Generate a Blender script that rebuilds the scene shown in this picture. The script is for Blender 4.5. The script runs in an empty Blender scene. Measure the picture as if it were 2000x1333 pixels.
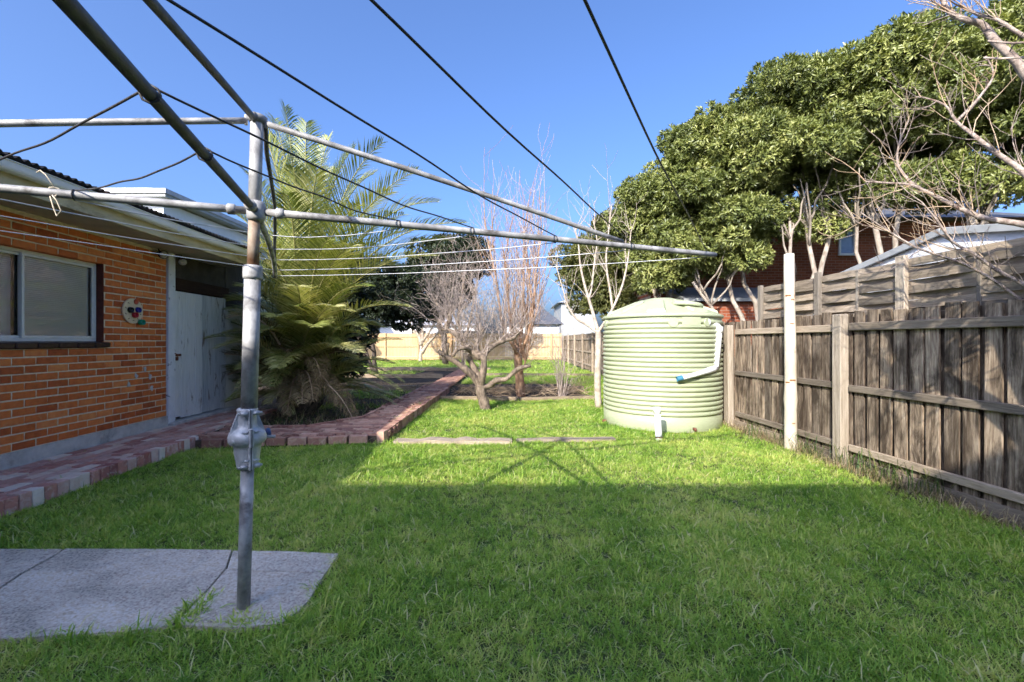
import bpy, bmesh, math, random
import numpy as np
from mathutils import Vector, Matrix, Quaternion

# ------------------------------------------------------------------ camera, sky, sun, exposure
R = math.radians
scene = bpy.context.scene
COL = scene.collection
F, CX, CY, EYE = 860.0, 1000.0, 666.5, 1.4          # focal length in photo pixels, centre, eye height
cam_d = bpy.data.cameras.new("camera")
cam = bpy.data.objects.new("camera", cam_d)
COL.objects.link(cam)
cam.location = (0, 0, EYE)
cam.rotation_euler = (R(90), 0, 0)
cam_d.sensor_width = 36.0
cam_d.lens = F / 2000.0 * 36.0
cam_d.clip_start = 0.02
cam_d.clip_end = 2000
scene.camera = cam

SUN_EL, SUN_AZ = R(30.0), R(28.0)                    # light travels towards +Y turned SUN_AZ to +X
world = bpy.data.worlds.new("World")
scene.world = world
world.use_nodes = True
wn = world.node_tree
bg = wn.nodes["Background"]
sky = wn.nodes.new("ShaderNodeTexSky")
sky.sky_type = 'NISHITA'
sky.sun_disc = False
sky.sun_elevation = SUN_EL
sky.sun_rotation = math.pi + SUN_AZ
sky.air_density = 0.9
sky.dust_density = 5.2
sky.ozone_density = 9.0
tint = wn.nodes.new("ShaderNodeMix")
tint.data_type = 'RGBA'
tint.blend_type = 'MULTIPLY'
tint.inputs[0].default_value = 1.0
tint.inputs[7].default_value = (0.91, 0.87, 0.90, 1)
wn.links.new(sky.outputs[0], tint.inputs[6])
wn.links.new(tint.outputs[2], bg.inputs[0])
bg.inputs[1].default_value = 0.145
sun_d = bpy.data.lights.new("sun", 'SUN')
sun_d.energy = 2.8
sun_d.angle = R(0.5)
sun_d.color = (1.0, 0.94, 0.84)
sun = bpy.data.objects.new("sun", sun_d)
COL.objects.link(sun)
trav = Vector((math.sin(SUN_AZ) * math.cos(SUN_EL), math.cos(SUN_AZ) * math.cos(SUN_EL), -math.sin(SUN_EL)))
sun.rotation_euler = trav.to_track_quat('-Z', 'Y').to_euler()
sun.location = (-6, -12, 12)
vs = scene.view_settings
vs.view_transform = 'Standard'
vs.look = 'None'
vs.gamma = 1.0
vs.use_curve_mapping = False
vs.exposure = 1.55
scene.cycles.max_bounces = 4
scene.cycles.transparent_max_bounces = 4
scene.cycles.use_denoising = True
scene.cycles.denoising_input_passes = 'RGB_ALBEDO_NORMAL'
scene.cycles.denoising_prefilter = 'FAST'
scene.cycles.use_adaptive_sampling = True
scene.cycles.adaptive_threshold = 0.015
scene.cycles.caustics_reflective = False
scene.cycles.caustics_refractive = False

# ------------------------------------------------------------------ helpers
rng = random.Random(7)

def P(px, py, Y):
    "point on the photo ray at depth Y"
    return Vector(((px - CX) / F * Y, Y, EYE - (py - CY) / F * Y))

def G(px, py, z=0.0):
    "point where the photo ray meets the level z"
    Y = F * (EYE - z) / (py - CY)
    return Vector(((px - CX) / F * Y, Y, z))

def tag(o, label=None, cat=None, group=None, kind=None):
    if label: o["label"] = label
    if cat: o["category"] = cat
    if group: o["group"] = group
    if kind: o["kind"] = kind
    return o

def empty(name, loc=(0, 0, 0), rz=0.0, **k):
    o = bpy.data.objects.new(name, None)
    COL.objects.link(o)
    o.location = loc
    o.rotation_euler = (0, 0, rz)
    o.empty_display_size = 0.1
    return tag(o, **k)

class MB:
    def __init__(s):
        s.v, s.f, s.sm = [], [], []
    def add(s, vs, fs, smooth=False):
        b = len(s.v)
        s.v.extend([tuple(p) for p in vs])
        s.f.extend([tuple(i + b for i in f) for f in fs])
        s.sm.extend([smooth] * len(fs))
        return s
    def box(s, c, size, rot=None):
        hx, hy, hz = size[0] / 2, size[1] / 2, size[2] / 2
        vs = [Vector((x, y, z)) for z in (-hz, hz) for y in (-hy, hy) for x in (-hx, hx)]
        if rot is not None:
            vs = [rot @ p for p in vs]
        c = Vector(c)
        s.add([p + c for p in vs], [(0, 2, 3, 1), (4, 5, 7, 6), (0, 1, 5, 4), (2, 6, 7, 3), (0, 4, 6, 2), (1, 3, 7, 5)])
        return s
    def cbox(s, c, size, ch=0.005, rot=None):
        "box with chamfered edges"
        hx, hy, hz = size[0] / 2, size[1] / 2, size[2] / 2
        bm = bmesh.new()
        bmesh.ops.create_cube(bm, size=1.0)
        for v in bm.verts:
            v.co = Vector((v.co.x * size[0], v.co.y * size[1], v.co.z * size[2]))
        bmesh.ops.bevel(bm, geom=list(bm.edges), offset=ch, segments=1, affect='EDGES')
        c = Vector(c)
        bm.verts.index_update()
        vs = [(rot @ v.co if rot is not None else v.co) + c for v in bm.verts]
        s.add(vs, [[v.index for v in f.verts] for f in bm.faces])
        bm.free()
        return s
    def tube(s, pts, rads, n=8, cap=True, smooth=True):
        pts = [Vector(p) for p in pts]
        if not hasattr(rads, '__len__'):
            rads = [rads] * len(pts)
        m = len(pts)
        t0 = (pts[1] - pts[0]).normalized()
        ref = Vector((0, 0, 1)) if abs(t0.z) < 0.9 else Vector((1, 0, 0))
        u = t0.cross(ref).normalized()
        vs, fs = [], []
        for i in range(m):
            if i == 0: t = pts[1] - pts[0]
            elif i == m - 1: t = pts[-1] - pts[-2]
            else: t = pts[i + 1] - pts[i - 1]
            if t.length < 1e-9: t = t0.copy()
            t.normalize()
            u = u - t * u.dot(t)
            if u.length < 1e-6: u = t.orthogonal()
            u.normalize()
            w = t.cross(u)
            for k in range(n):
                a = 2 * math.pi * k / n
                vs.append(pts[i] + (u * math.cos(a) + w * math.sin(a)) * rads[i])
        for i in range(m - 1):
            for k in range(n):
                a, b = i * n + k, i * n + (k + 1) % n
                fs.append((a, b, b + n, a + n))
        if cap:
            fs.append(tuple(range(n - 1, -1, -1)))
            fs.append(tuple(range((m - 1) * n, m * n)))
        s.add(vs, fs, smooth)
        return s
    def lathe(s, prof, n=24, c=(0, 0, 0), smooth=True):
        "prof: list of (r, z)"
        vs, fs = [], []
        for r, z in prof:
            for k in range(n):
                a = 2 * math.pi * k / n
                vs.append((c[0] + r * math.cos(a), c[1] + r * math.sin(a), c[2] + z))
        for i in range(len(prof) - 1):
            for k in range(n):
                a, b = i * n + k, i * n + (k + 1) % n
                fs.append((a, b, b + n, a + n))
        fs.append(tuple(range(n - 1, -1, -1)))
        fs.append(tuple(range((len(prof) - 1) * n, len(prof) * n)))
        s.add(vs, fs, smooth)
        return s
    def prism(s, poly, z0, z1):
        "poly: list of (x, y) counter-clockwise"
        n = len(poly)
        vs = [(x, y, z0) for x, y in poly] + [(x, y, z1) for x, y in poly]
        fs = [tuple(range(n - 1, -1, -1)), tuple(range(n, 2 * n))]
        for i in range(n):
            j = (i + 1) % n
            fs.append((i, j, j + n, i + n))
        s.add(vs, fs)
        return s
    def mesh(s, name):
        me = bpy.data.meshes.new(name)
        me.from_pydata(s.v, [], s.f)
        me.polygons.foreach_set("use_smooth", s.sm)
        me.update()
        return me
    def build(s, name, m, parent=None, loc=None, **k):
        me = s.mesh(name)
        me.materials.append(m)
        return place(name, me, parent, loc, **k)

def place(name, me, parent=None, loc=None, rot=None, **k):
    o = bpy.data.objects.new(name, me)
    COL.objects.link(o)
    if parent is not None: o.parent = parent
    if loc is not None: o.location = loc
    if rot is not None: o.rotation_euler = rot
    return tag(o, **k)

def np_mesh(name, verts, faces, m, rnd=None, smooth=False):
    "big mesh from arrays; faces all with the same number of corners; rnd a float per vertex"
    me = bpy.data.meshes.new(name)
    nv, nf, k = len(verts), len(faces), faces.shape[1]
    me.vertices.add(nv)
    me.vertices.foreach_set("co", verts.astype(np.float32).ravel())
    me.loops.add(nf * k)
    me.loops.foreach_set("vertex_index", faces.astype(np.int32).ravel())
    me.polygons.add(nf)
    me.polygons.foreach_set("loop_start", np.arange(0, nf * k, k, dtype=np.int32))
    me.polygons.foreach_set("loop_total", np.full(nf, k, dtype=np.int32))
    me.update(calc_edges=True)
    me.validate()
    if smooth:
        me.polygons.foreach_set("use_smooth", np.ones(nf, dtype=bool))
    if rnd is not None:
        at = me.attributes.new("rnd", 'FLOAT', 'POINT')
        at.data.foreach_set("value", rnd.astype(np.float32))
    me.materials.append(m)
    return me

# ------------------------------------------------------------------ materials
class NT:
    def __init__(s, name):
        s.m = bpy.data.materials.new(name)
        s.m.use_nodes = True
        s.t = s.m.node_tree
        s.b = s.t.nodes["Principled BSDF"]
        s.out = s.t.nodes["Material Output"]
    def n(s, typ, **k):
        nd = s.t.nodes.new(typ)
        for a, v in k.items():
            setattr(nd, a, v)
        return nd
    def l(s, a, b):
        s.t.links.new(a, b)
    def ramp(s, fac, stops, interp='LINEAR'):
        r = s.n("ShaderNodeValToRGB")
        r.color_ramp.interpolation = interp
        e = r.color_ramp.elements
        while len(e) < len(stops): e.new(0.5)
        for i, (p, c) in enumerate(stops):
            e[i].position = p
            e[i].color = (*c, 1) if len(c) == 3 else c
        s.l(fac, r.inputs[0])
        return r.outputs[0]
    def noise(s, vec, scale, detail=4, rough=0.6, dist=0.0):
        nd = s.n("ShaderNodeTexNoise")
        nd.inputs["Scale"].default_value = scale
        nd.inputs["Detail"].default_value = detail
        nd.inputs["Roughness"].default_value = rough
        nd.inputs["Distortion"].default_value = dist
        if vec is not None: s.l(vec, nd.inputs["Vector"])
        return nd.outputs[0]
    def coords(s, stretch=(1, 1, 1), per_object=True):
        tc = s.n("ShaderNodeTexCoord")
        mp = s.n("ShaderNodeMapping")
        mp.inputs["Scale"].default_value = stretch
        s.l(tc.outputs["Object"], mp.inputs["Vector"])
        if not per_object: return mp.outputs[0]
        oi = s.n("ShaderNodeObjectInfo")
        ml = s.n("ShaderNodeMath", operation='MULTIPLY')
        ml.inputs[1].default_value = 61.7
        s.l(oi.outputs["Random"], ml.inputs[0])
        ad = s.n("ShaderNodeVectorMath", operation='ADD')
        s.l(mp.outputs[0], ad.inputs[0])
        s.l(ml.outputs[0], ad.inputs[1])
        return ad.outputs[0]
    def mix(s, fac, a, b, mode='MIX'):
        nd = s.n("ShaderNodeMix", data_type='RGBA', blend_type=mode)
        if isinstance(fac, (int, float)): nd.inputs[0].default_value = fac
        else: s.l(fac, nd.inputs[0])
        for i, c in ((6, a), (7, b)):
            if isinstance(c, tuple): nd.inputs[i].default_value = (*c, 1)
            else: s.l(c, nd.inputs[i])
        return nd.outputs[2]
    def bump(s, h, strength=0.3, dist=0.01):
        b = s.n("ShaderNodeBump")
        b.inputs["Strength"].default_value = strength
        b.inputs["Distance"].default_value = dist
        s.l(h, b.inputs["Height"])
        s.l(b.outputs[0], s.b.inputs["Normal"])
    def rnd(s):
        return s.n("ShaderNodeObjectInfo").outputs["Random"]
    def fin(s, col=None, rough=0.8, metal=0.0, spec=0.4):
        if col is not None:
            if isinstance(col, tuple): s.b.inputs["Base Color"].default_value = (*col, 1)
            else: s.l(col, s.b.inputs["Base Color"])
        s.b.inputs["Roughness"].default_value = rough
        s.b.inputs["Metallic"].default_value = metal
        s.b.inputs["Specular IOR Level"].default_value = spec
        return s.m

def m_plain(name, c1, c2, scale=8, rough=0.8, bump=0.2, bd=0.004, stretch=(1, 1, 1), metal=0.0, lo=0.35, hi=0.65, spec=0.35, dirt=None, dscale=2.5, damt=(0.55, 0.72)):
    t = NT(name)
    v = t.coords(stretch)
    nz = t.noise(v, scale, 5, 0.62)
    c = t.ramp(nz, [(lo, c1), (hi, c2)])
    if dirt:
        d = t.ramp(t.noise(v, dscale, 6, 0.7, 0.4), [(damt[0], (0, 0, 0)), (damt[1], (1, 1, 1))])
        c = t.mix(d, c, dirt)
    if bump:
        t.bump(t.noise(v, scale * 3, 4, 0.65), bump, bd)
    return t.fin(c, rough, metal, spec)

def m_brick(name, stops, smear=(0.42, 0.36, 0.27), smear_amt=(0.60, 0.74), rough=0.9):
    "one fired brick: colour from the object's own random, mottled, with mortar smears"
    t = NT(name)
    v = t.coords()
    base = t.ramp(t.rnd(), stops)
    nz = t.noise(v, 14, 5, 0.65)
    c = t.mix(0.55, base, t.ramp(nz, [(0.3, (0.35, 0.35, 0.35)), (0.7, (0.68, 0.68, 0.68))]), 'OVERLAY')
    sm = t.ramp(t.noise(v, 9, 6, 0.7, 1.2), [(smear_amt[0], (0, 0, 0)), (smear_amt[1], (0.8, 0.8, 0.8))])
    c = t.mix(sm, c, smear)
    t.bump(t.noise(v, 60, 4, 0.7), 0.5, 0.004)
    return t.fin(c, rough, spec=0.2)

def m_wood(name, stops, axis='z', grain=1.0, dirt=None, damt=(0.52, 0.7), rough=0.9, knots=True):
    "weathered timber: grain stretched along one axis, tone differs per board"
    t = NT(name)
    st = {'z': (22, 22, 1.4), 'y': (22, 1.4, 22), 'x': (1.4, 22, 22)}[axis]
    v = t.coords(tuple(a * grain for a in st))
    v2 = t.coords({'z': (5, 5, 1.6), 'y': (5, 1.6, 5), 'x': (1.6, 5, 5)}[axis])
    g = t.noise(v, 2.2, 6, 0.7, 0.6)
    c = t.ramp(g, stops)
    tone = t.ramp(t.rnd(), [(0, (0.22, 0.22, 0.22)), (0.5, (0.48, 0.46, 0.43)), (1, (0.70, 0.67, 0.62))])
    c = t.mix(0.85, c, tone, 'OVERLAY')
    if dirt:
        d = t.ramp(t.noise(v2, 1.3, 5, 0.7, 0.5), [(damt[0], (0, 0, 0)), (damt[1], (0.85, 0.85, 0.85))])
        c = t.mix(d, c, dirt)
    t.bump(g, 0.6, 0.006)
    return t.fin(c, rough, spec=0.15)

def m_leaf(name, stops, trans=0.35, rough=0.5, attr=True, spec=0.4, tcol=(1.25, 1.35, 0.5)):
    t = NT(name)
    if attr:
        a = t.n("ShaderNodeAttribute", attribute_name="rnd")
        fac = a.outputs["Fac"]
    else:
        fac = t.rnd()
    c = t.ramp(fac, stops)
    t.l(c, t.b.inputs["Base Color"])
    t.b.inputs["Roughness"].default_value = rough
    t.b.inputs["Specular IOR Level"].default_value = spec
    tr = t.n("ShaderNodeBsdfTranslucent")
    t.l(t.mix(1.0, c, tcol, 'MULTIPLY'), tr.inputs[0])
    mx = t.n("ShaderNodeMixShader")
    mx.inputs[0].default_value = trans
    t.l(t.b.outputs[0], mx.inputs[1])
    t.l(tr.outputs[0], mx.inputs[2])
    t.l(mx.outputs[0], t.out.inputs[0])
    return t.m

def m_grass(name, stops, patch, trans=0.4):
    "blade colour from the tuft's own random and a patchiness that follows its place on the lawn"
    t = NT(name)
    oi = t.n("ShaderNodeObjectInfo")
    nz = t.noise(oi.outputs["Location"], 0.9, 4, 0.65)
    s1 = t.n("ShaderNodeMath", operation='MULTIPLY_ADD')
    t.l(nz, s1.inputs[0]); s1.inputs[1].default_value = 1.9; s1.inputs[2].default_value = -0.75
    s2 = t.n("ShaderNodeMath", operation='MULTIPLY_ADD')
    t.l(oi.outputs["Random"], s2.inputs[0]); s2.inputs[1].default_value = 0.75
    t.l(s1.outputs[0], s2.inputs[2])
    c = t.ramp(s2.outputs[0], stops)
    a = t.n("ShaderNodeAttribute", attribute_name="rnd")
    c = t.mix(t.ramp(a.outputs["Fac"], [(0.86, (0, 0, 0)), (0.9, (0.9, 0.9, 0.9))]), c, patch)
    t.l(c, t.b.inputs["Base Color"])
    t.b.inputs["Roughness"].default_value = 0.55
    t.b.inputs["Specular IOR Level"].default_value = 0.3
    tr = t.n("ShaderNodeBsdfTranslucent")
    t.l(t.mix(1.0, c, (1.2, 1.25, 0.6), 'MULTIPLY'), tr.inputs[0])
    mx = t.n("ShaderNodeMixShader")
    mx.inputs[0].default_value = trans
    t.l(t.b.outputs[0], mx.inputs[1]); t.l(tr.outputs[0], mx.inputs[2]); t.l(mx.outputs[0], t.out.inputs[0])
    return t.m

def m_brickwall(name):
    "brickwork too far off to tell its bricks apart"
    t = NT(name)
    tc = t.n("ShaderNodeTexCoord")
    mp = t.n("ShaderNodeMapping")
    mp.inputs["Rotation"].default_value = (R(90), 0, 0)
    t.l(tc.outputs["Object"], mp.inputs[0])
    b = t.n("ShaderNodeTexBrick")
    b.inputs["Scale"].default_value = 1.0
    b.inputs["Brick Width"].default_value = 0.24
    b.inputs["Row Height"].default_value = 0.086
    b.inputs["Mortar Size"].default_value = 0.006
    b.inputs["Color1"].default_value = (0.30, 0.085, 0.04, 1)
    b.inputs["Color2"].default_value = (0.22, 0.06, 0.03, 1)
    b.inputs["Mortar"].default_value = (0.30, 0.22, 0.16, 1)
    t.l(mp.outputs[0], b.inputs["Vector"])
    return t.fin(b.outputs[0], 0.9, spec=0.2)

M = {}
M['brick'] = m_brick("house_brick", [(0, (0.40, 0.095, 0.032)), (0.35, (0.58, 0.155, 0.045)), (0.7, (0.66, 0.19, 0.055)), (1, (0.74, 0.26, 0.085))],
                     smear=(0.62, 0.40, 0.20), smear_amt=(0.60, 0.80))
M['paver'] = m_brick("path_brick", [(0, (0.32, 0.13, 0.11)), (0.25, (0.50, 0.24, 0.19)), (0.5, (0.58, 0.36, 0.29)), (0.7, (0.46, 0.25, 0.21)), (0.85, (0.66, 0.50, 0.40)), (1, (0.76, 0.64, 0.53))],
                     smear=(0.62, 0.50, 0.42), smear_amt=(0.48, 0.72))
M['edgebrick'] = m_brick("edge_brick", [(0, (0.22, 0.07, 0.07)), (0.25, (0.50, 0.22, 0.17)), (0.5, (0.62, 0.40, 0.33)), (0.75, (0.74, 0.61, 0.50)), (1, (0.80, 0.71, 0.61))],
                         smear=(0.66, 0.58, 0.50), smear_amt=(0.50, 0.68))
M['gbrick'] = m_brick("garden_path_brick", [(0, (0.22, 0.10, 0.08)), (0.5, (0.40, 0.21, 0.15)), (1, (0.54, 0.33, 0.25))], smear=(0.56, 0.45, 0.33), smear_amt=(0.50, 0.72))
M['farbrick'] = m_brickwall("far_brickwork")
M['mortar'] = m_plain("mortar", (0.66, 0.52, 0.34), (0.80, 0.66, 0.47), 30, 0.95, 0.5, 0.004)
M['sandjoint'] = m_plain("joint_sand", (0.07, 0.05, 0.035), (0.14, 0.10, 0.07), 20, 0.95, 0.5, 0.004)
M['plinth'] = m_plain("plinth_concrete", (0.42, 0.41, 0.38), (0.58, 0.56, 0.52), 6, 0.9, 0.4, 0.004, dirt=(0.24, 0.22, 0.19))
M['slab_old'] = m_plain("slab_concrete", (0.47, 0.43, 0.37), (0.70, 0.64, 0.56), 3.2, 0.9, 0.9, 0.006, lo=0.3, hi=0.7, dirt=(0.27, 0.255, 0.235), dscale=1.3, damt=(0.48, 0.72))
M['soil'] = m_plain("soil", (0.030, 0.020, 0.012), (0.085, 0.058, 0.034), 9, 1.0, 0.8, 0.02)
M['turf'] = m_plain("turf", (0.035, 0.05, 0.014), (0.075, 0.10, 0.028), 5, 1.0, 0.6, 0.02, dirt=(0.07, 0.055, 0.03), damt=(0.58, 0.75))
M['alu'] = m_plain("window_frame_paint", (0.66, 0.64, 0.57), (0.74, 0.72, 0.66), 20, 0.45, 0.05)
M['sill'] = m_plain("sill_tile", (0.035, 0.018, 0.015), (0.07, 0.035, 0.028), 20, 0.4, 0.1)
M['reveal'] = m_plain("reveal_brick_paint", (0.09, 0.022, 0.016), (0.14, 0.035, 0.022), 12, 0.7, 0.3)
M['fascia'] = m_plain("fascia_paint", (0.50, 0.41, 0.24), (0.64, 0.55, 0.36), 6, 0.6, 0.15, 0.003, (1, 0.4, 1), dirt=(0.16, 0.12, 0.07), damt=(0.58, 0.74))
M['gutter'] = m_plain("gutter_paint", (0.70, 0.67, 0.60), (0.80, 0.77, 0.70), 4, 0.45, 0.1, 0.003, (1, 0.4, 1), dirt=(0.28, 0.24, 0.18), damt=(0.62, 0.8))
M['soffit'] = m_plain("soffit_paint", (0.40, 0.345, 0.28), (0.48, 0.42, 0.345), 3, 0.7, 0.1)
M['iron'] = m_plain("roof_iron", (0.035, 0.033, 0.032), (0.07, 0.065, 0.06), 6, 0.6, 0.2, metal=0.3, dirt=(0.16, 0.08, 0.05))
M['greyroof'] = m_plain("grey_roof", (0.40, 0.40, 0.41), (0.48, 0.48, 0.49), 3, 0.5, 0.1)
M['darkroof'] = m_plain("slate_roof", (0.07, 0.075, 0.085), (0.12, 0.125, 0.14), 6, 0.7, 0.2)
M['render'] = m_plain("white_render", (0.74, 0.75, 0.76), (0.80, 0.81, 0.82), 3, 0.8, 0.1)
M['cream'] = m_plain("cream_sheet", (0.66, 0.62, 0.50), (0.75, 0.71, 0.60), 5, 0.6, 0.1)
M['capping'] = m_plain("grey_capping", (0.30, 0.31, 0.30), (0.37, 0.38, 0.37), 6, 0.5, 0.1)
M['doorpaint'] = m_wood("peeling_door_paint", [(0.25, (0.50, 0.52, 0.52)), (0.5, (0.68, 0.70, 0.70)), (0.75, (0.78, 0.79, 0.78))], 'z', 0.7, dirt=(0.20, 0.14, 0.10), damt=(0.57, 0.66), rough=0.7)
M['darkwood'] = m_wood("dark_stained_timber", [(0.3, (0.03, 0.018, 0.012)), (0.7, (0.08, 0.045, 0.03))], 'y')
M['postpaint'] = m_plain("flaking_post_paint", (0.66, 0.68, 0.70), (0.78, 0.79, 0.80), 5, 0.7, 0.2, dirt=(0.05, 0.05, 0.05), dscale=5, damt=(0.62, 0.68))
M['shadowboard'] = m_plain("shade_dark_board", (0.05, 0.043, 0.035), (0.09, 0.08, 0.065), 5, 0.9, 0.3)  # darkness under the eave put into the board colour
M['galv'] = m_plain("galvanised_steel", (0.17, 0.165, 0.16), (0.50, 0.49, 0.47), 7, 0.6, 0.25, 0.002, metal=0.15, lo=0.34, hi=0.64, dirt=(0.11, 0.10, 0.09), dscale=4.5, damt=(0.52, 0.66))
M['shadesteel'] = m_plain("shade_dark_steel", (0.055, 0.055, 0.06), (0.13, 0.13, 0.135), 9, 0.6, 0.2, 0.002, metal=0.2)  # front arm and stay: house shade and backlight put into the steel colour
M['cast'] = m_plain("cast_aluminium", (0.36, 0.36, 0.36), (0.60, 0.60, 0.59), 12, 0.55, 0.4, 0.003, metal=0.35, dirt=(0.16, 0.15, 0.14), dscale=7, damt=(0.62, 0.78))
M['rustpipe'] = m_plain("rusting_tube", (0.20, 0.10, 0.05), (0.42, 0.34, 0.26), 7, 0.7, 0.3, 0.002, metal=0.2)
M['wire'] = m_plain("clothesline_wire", (0.030, 0.028, 0.028), (0.08, 0.075, 0.07), 60, 0.5, 0.2)
M['palewire'] = m_plain("bare_wire", (0.5, 0.5, 0.5), (0.66, 0.66, 0.66), 30, 0.4, 0.1, metal=0.4)
M['string'] = m_plain("string", (0.5, 0.42, 0.3), (0.66, 0.57, 0.43), 40, 0.9, 0.2)
M['tank'] = m_plain("tank_plastic", (0.36, 0.395, 0.245), (0.40, 0.43, 0.275), 2.5, 0.42, 0.05, 0.003, spec=0.45, dirt=(0.29, 0.30, 0.19), damt=(0.58, 0.82))
M['pvc'] = m_plain("white_pipe", (0.66, 0.66, 0.63), (0.73, 0.73, 0.71), 8, 0.35, 0.03)
M['bluegrip'] = m_plain("navy_grip", (0.03, 0.05, 0.12), (0.05, 0.08, 0.17), 8, 0.4, 0.05)
M['bluecap'] = m_plain("blue_cap", (0.03, 0.15, 0.23), (0.05, 0.19, 0.28), 8, 0.4, 0.05)
M['black'] = m_plain("black_rubber", (0.012, 0.012, 0.012), (0.03, 0.03, 0.03), 12, 0.6, 0.1)
M['paling'] = m_wood("weathered_paling", [(0.25, (0.06, 0.045, 0.034)), (0.45, (0.215, 0.165, 0.12)), (0.70, (0.50, 0.42, 0.33))], 'z', 1.0, dirt=(0.03, 0.021, 0.015), damt=(0.42, 0.62))
M['rail'] = m_wood("weathered_rail", [(0.22, (0.12, 0.095, 0.07)), (0.5, (0.29, 0.24, 0.185)), (0.75, (0.43, 0.37, 0.30))], 'y', 1.0, dirt=(0.10, 0.08, 0.06), damt=(0.55, 0.75))
M['fpost'] = m_wood("weathered_post", [(0.2, (0.16, 0.13, 0.10)), (0.5, (0.36, 0.31, 0.25)), (0.75, (0.50, 0.45, 0.38))], 'z', 0.8, dirt=(0.12, 0.09, 0.065), damt=(0.58, 0.78))
M['pine'] = m_wood("new_pine", [(0.25, (0.50, 0.36, 0.18)), (0.5, (0.64, 0.49, 0.27)), (0.75, (0.72, 0.58, 0.36))], 'z', 0.8)
M['sleeper'] = m_wood("grey_sleeper", [(0.25, (0.13, 0.10, 0.07)), (0.5, (0.27, 0.215, 0.155)), (0.75, (0.40, 0.33, 0.25))], 'x', 0.8, dirt=(0.06, 0.045, 0.03), damt=(0.50, 0.72))
M['palesleeper'] = m_wood("pale_weathered_sleeper", [(0.25, (0.19, 0.15, 0.115)), (0.5, (0.34, 0.285, 0.225)), (0.75, (0.46, 0.395, 0.32))], 'x', 0.8, dirt=(0.13, 0.10, 0.075), damt=(0.55, 0.75))
M['whitepole'] = m_plain("whitewashed_log", (0.50, 0.43, 0.32), (0.64, 0.58, 0.47), 5, 0.7, 0.4, 0.004, (1, 1, 0.5), dirt=(0.33, 0.16, 0.065), dscale=3.4, damt=(0.60, 0.68))
M['rust'] = m_plain("rusty_iron", (0.10, 0.038, 0.022), (0.19, 0.075, 0.045), 16, 0.9, 0.4)
M['glass'] = m_plain("window_glass", (0.02, 0.025, 0.03), (0.03, 0.035, 0.04), 2, 0.05, 0.0, spec=0.8)
M['blueglass'] = m_plain("curtained_pane", (0.20, 0.30, 0.52), (0.30, 0.42, 0.66), 3, 0.2, 0.0, (4, 4, 0.5))
M['ply'] = m_plain("varnished_ply", (0.66, 0.52, 0.33), (0.74, 0.60, 0.40), 8, 0.5, 0.05)
for nm, c in (('cupblack', (0.008, 0.008, 0.01)), ('cupblue', (0.012, 0.012, 0.2)), ('cupred', (0.4, 0.012, 0.02)), ('cupgreen', (0.01, 0.26, 0.15)), ('ink', (0.06, 0.03, 0.02)), ('ringred', (0.5, 0.10, 0.04))):
    M[nm] = m_plain(nm, c, tuple(x * 1.2 for x in c), 8, 0.35, 0.0)
M['lampglass'] = m_plain("lamp_glass", (0.38, 0.36, 0.33), (0.55, 0.52, 0.48), 10, 0.2, 0.05)
M['bark_grey'] = m_plain("bark_grey_brown", (0.08, 0.06, 0.045), (0.27, 0.205, 0.15), 14, 0.95, 0.9, 0.01, (1, 1, 0.6))
M['bark_dark'] = m_plain("bark_dark", (0.045, 0.035, 0.028), (0.13, 0.10, 0.08), 14, 0.95, 0.8, 0.01, (1, 1, 0.5))
M['bark_pale'] = m_plain("bark_pale", (0.30, 0.24, 0.18), (0.52, 0.44, 0.35), 9, 0.8, 0.4, 0.006, (1, 1, 1.5))
M['bark_copper'] = m_plain("bark_copper", (0.27, 0.14, 0.075), (0.46, 0.29, 0.18), 9, 0.7, 0.2)
M['bark_fruit'] = m_plain("bark_fruit", (0.17, 0.125, 0.10), (0.44, 0.36, 0.295), 22, 0.85, 0.7, 0.006, (1, 1, 1), dirt=(0.14, 0.07, 0.05), dscale=6, damt=(0.56, 0.7))
M['knot'] = m_plain("timber_knot", (0.22, 0.10, 0.04), (0.36, 0.18, 0.08), 20, 0.8, 0.4)
M['bark_hedge'] = m_plain("bark_hedge", (0.20, 0.16, 0.12), (0.40, 0.34, 0.27), 8, 0.9, 0.5, 0.008, (1, 1, 0.6))
M['twig_grey'] = m_plain("twig_grey", (0.30, 0.235, 0.20), (0.50, 0.41, 0.35), 9, 0.8, 0.0)
M['twig_tan'] = m_plain("twig_tan", (0.36, 0.24, 0.14), (0.52, 0.40, 0.27), 3, 0.8, 0.0)
M['straw'] = m_leaf("dry_straw", [(0, (0.22, 0.16, 0.08)), (0.5, (0.42, 0.33, 0.18)), (1, (0.55, 0.46, 0.28))], 0.2, 0.8, spec=0.1, tcol=(1, 0.9, 0.7))
M['leaf_hedge'] = m_leaf("hedge_leaf", [(0, (0.07, 0.09, 0.025)), (0.4, (0.18, 0.21, 0.055)), (0.75, (0.33, 0.345, 0.105)), (1, (0.52, 0.50, 0.20))], 0.15, 0.4, spec=0.5)
M['leaf_dark'] = m_leaf("dark_leaf", [(0, (0.012, 0.020, 0.009)), (0.6, (0.028, 0.042, 0.016)), (1, (0.07, 0.085, 0.03))], 0.15, 0.5)
M['leaf_olive'] = m_leaf("olive_leaf", [(0, (0.05, 0.06, 0.018)), (0.5, (0.13, 0.14, 0.04)), (1, (0.24, 0.22, 0.07))], 0.25, 0.5)
M['palm'] = m_leaf("palm_leaflet", [(0, (0.07, 0.11, 0.022)), (0.35, (0.19, 0.23, 0.055)), (0.65, (0.40, 0.41, 0.13)), (1, (0.70, 0.64, 0.33))], 0.22, 0.32, spec=0.5, tcol=(1.2, 1.2, 0.5))
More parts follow.
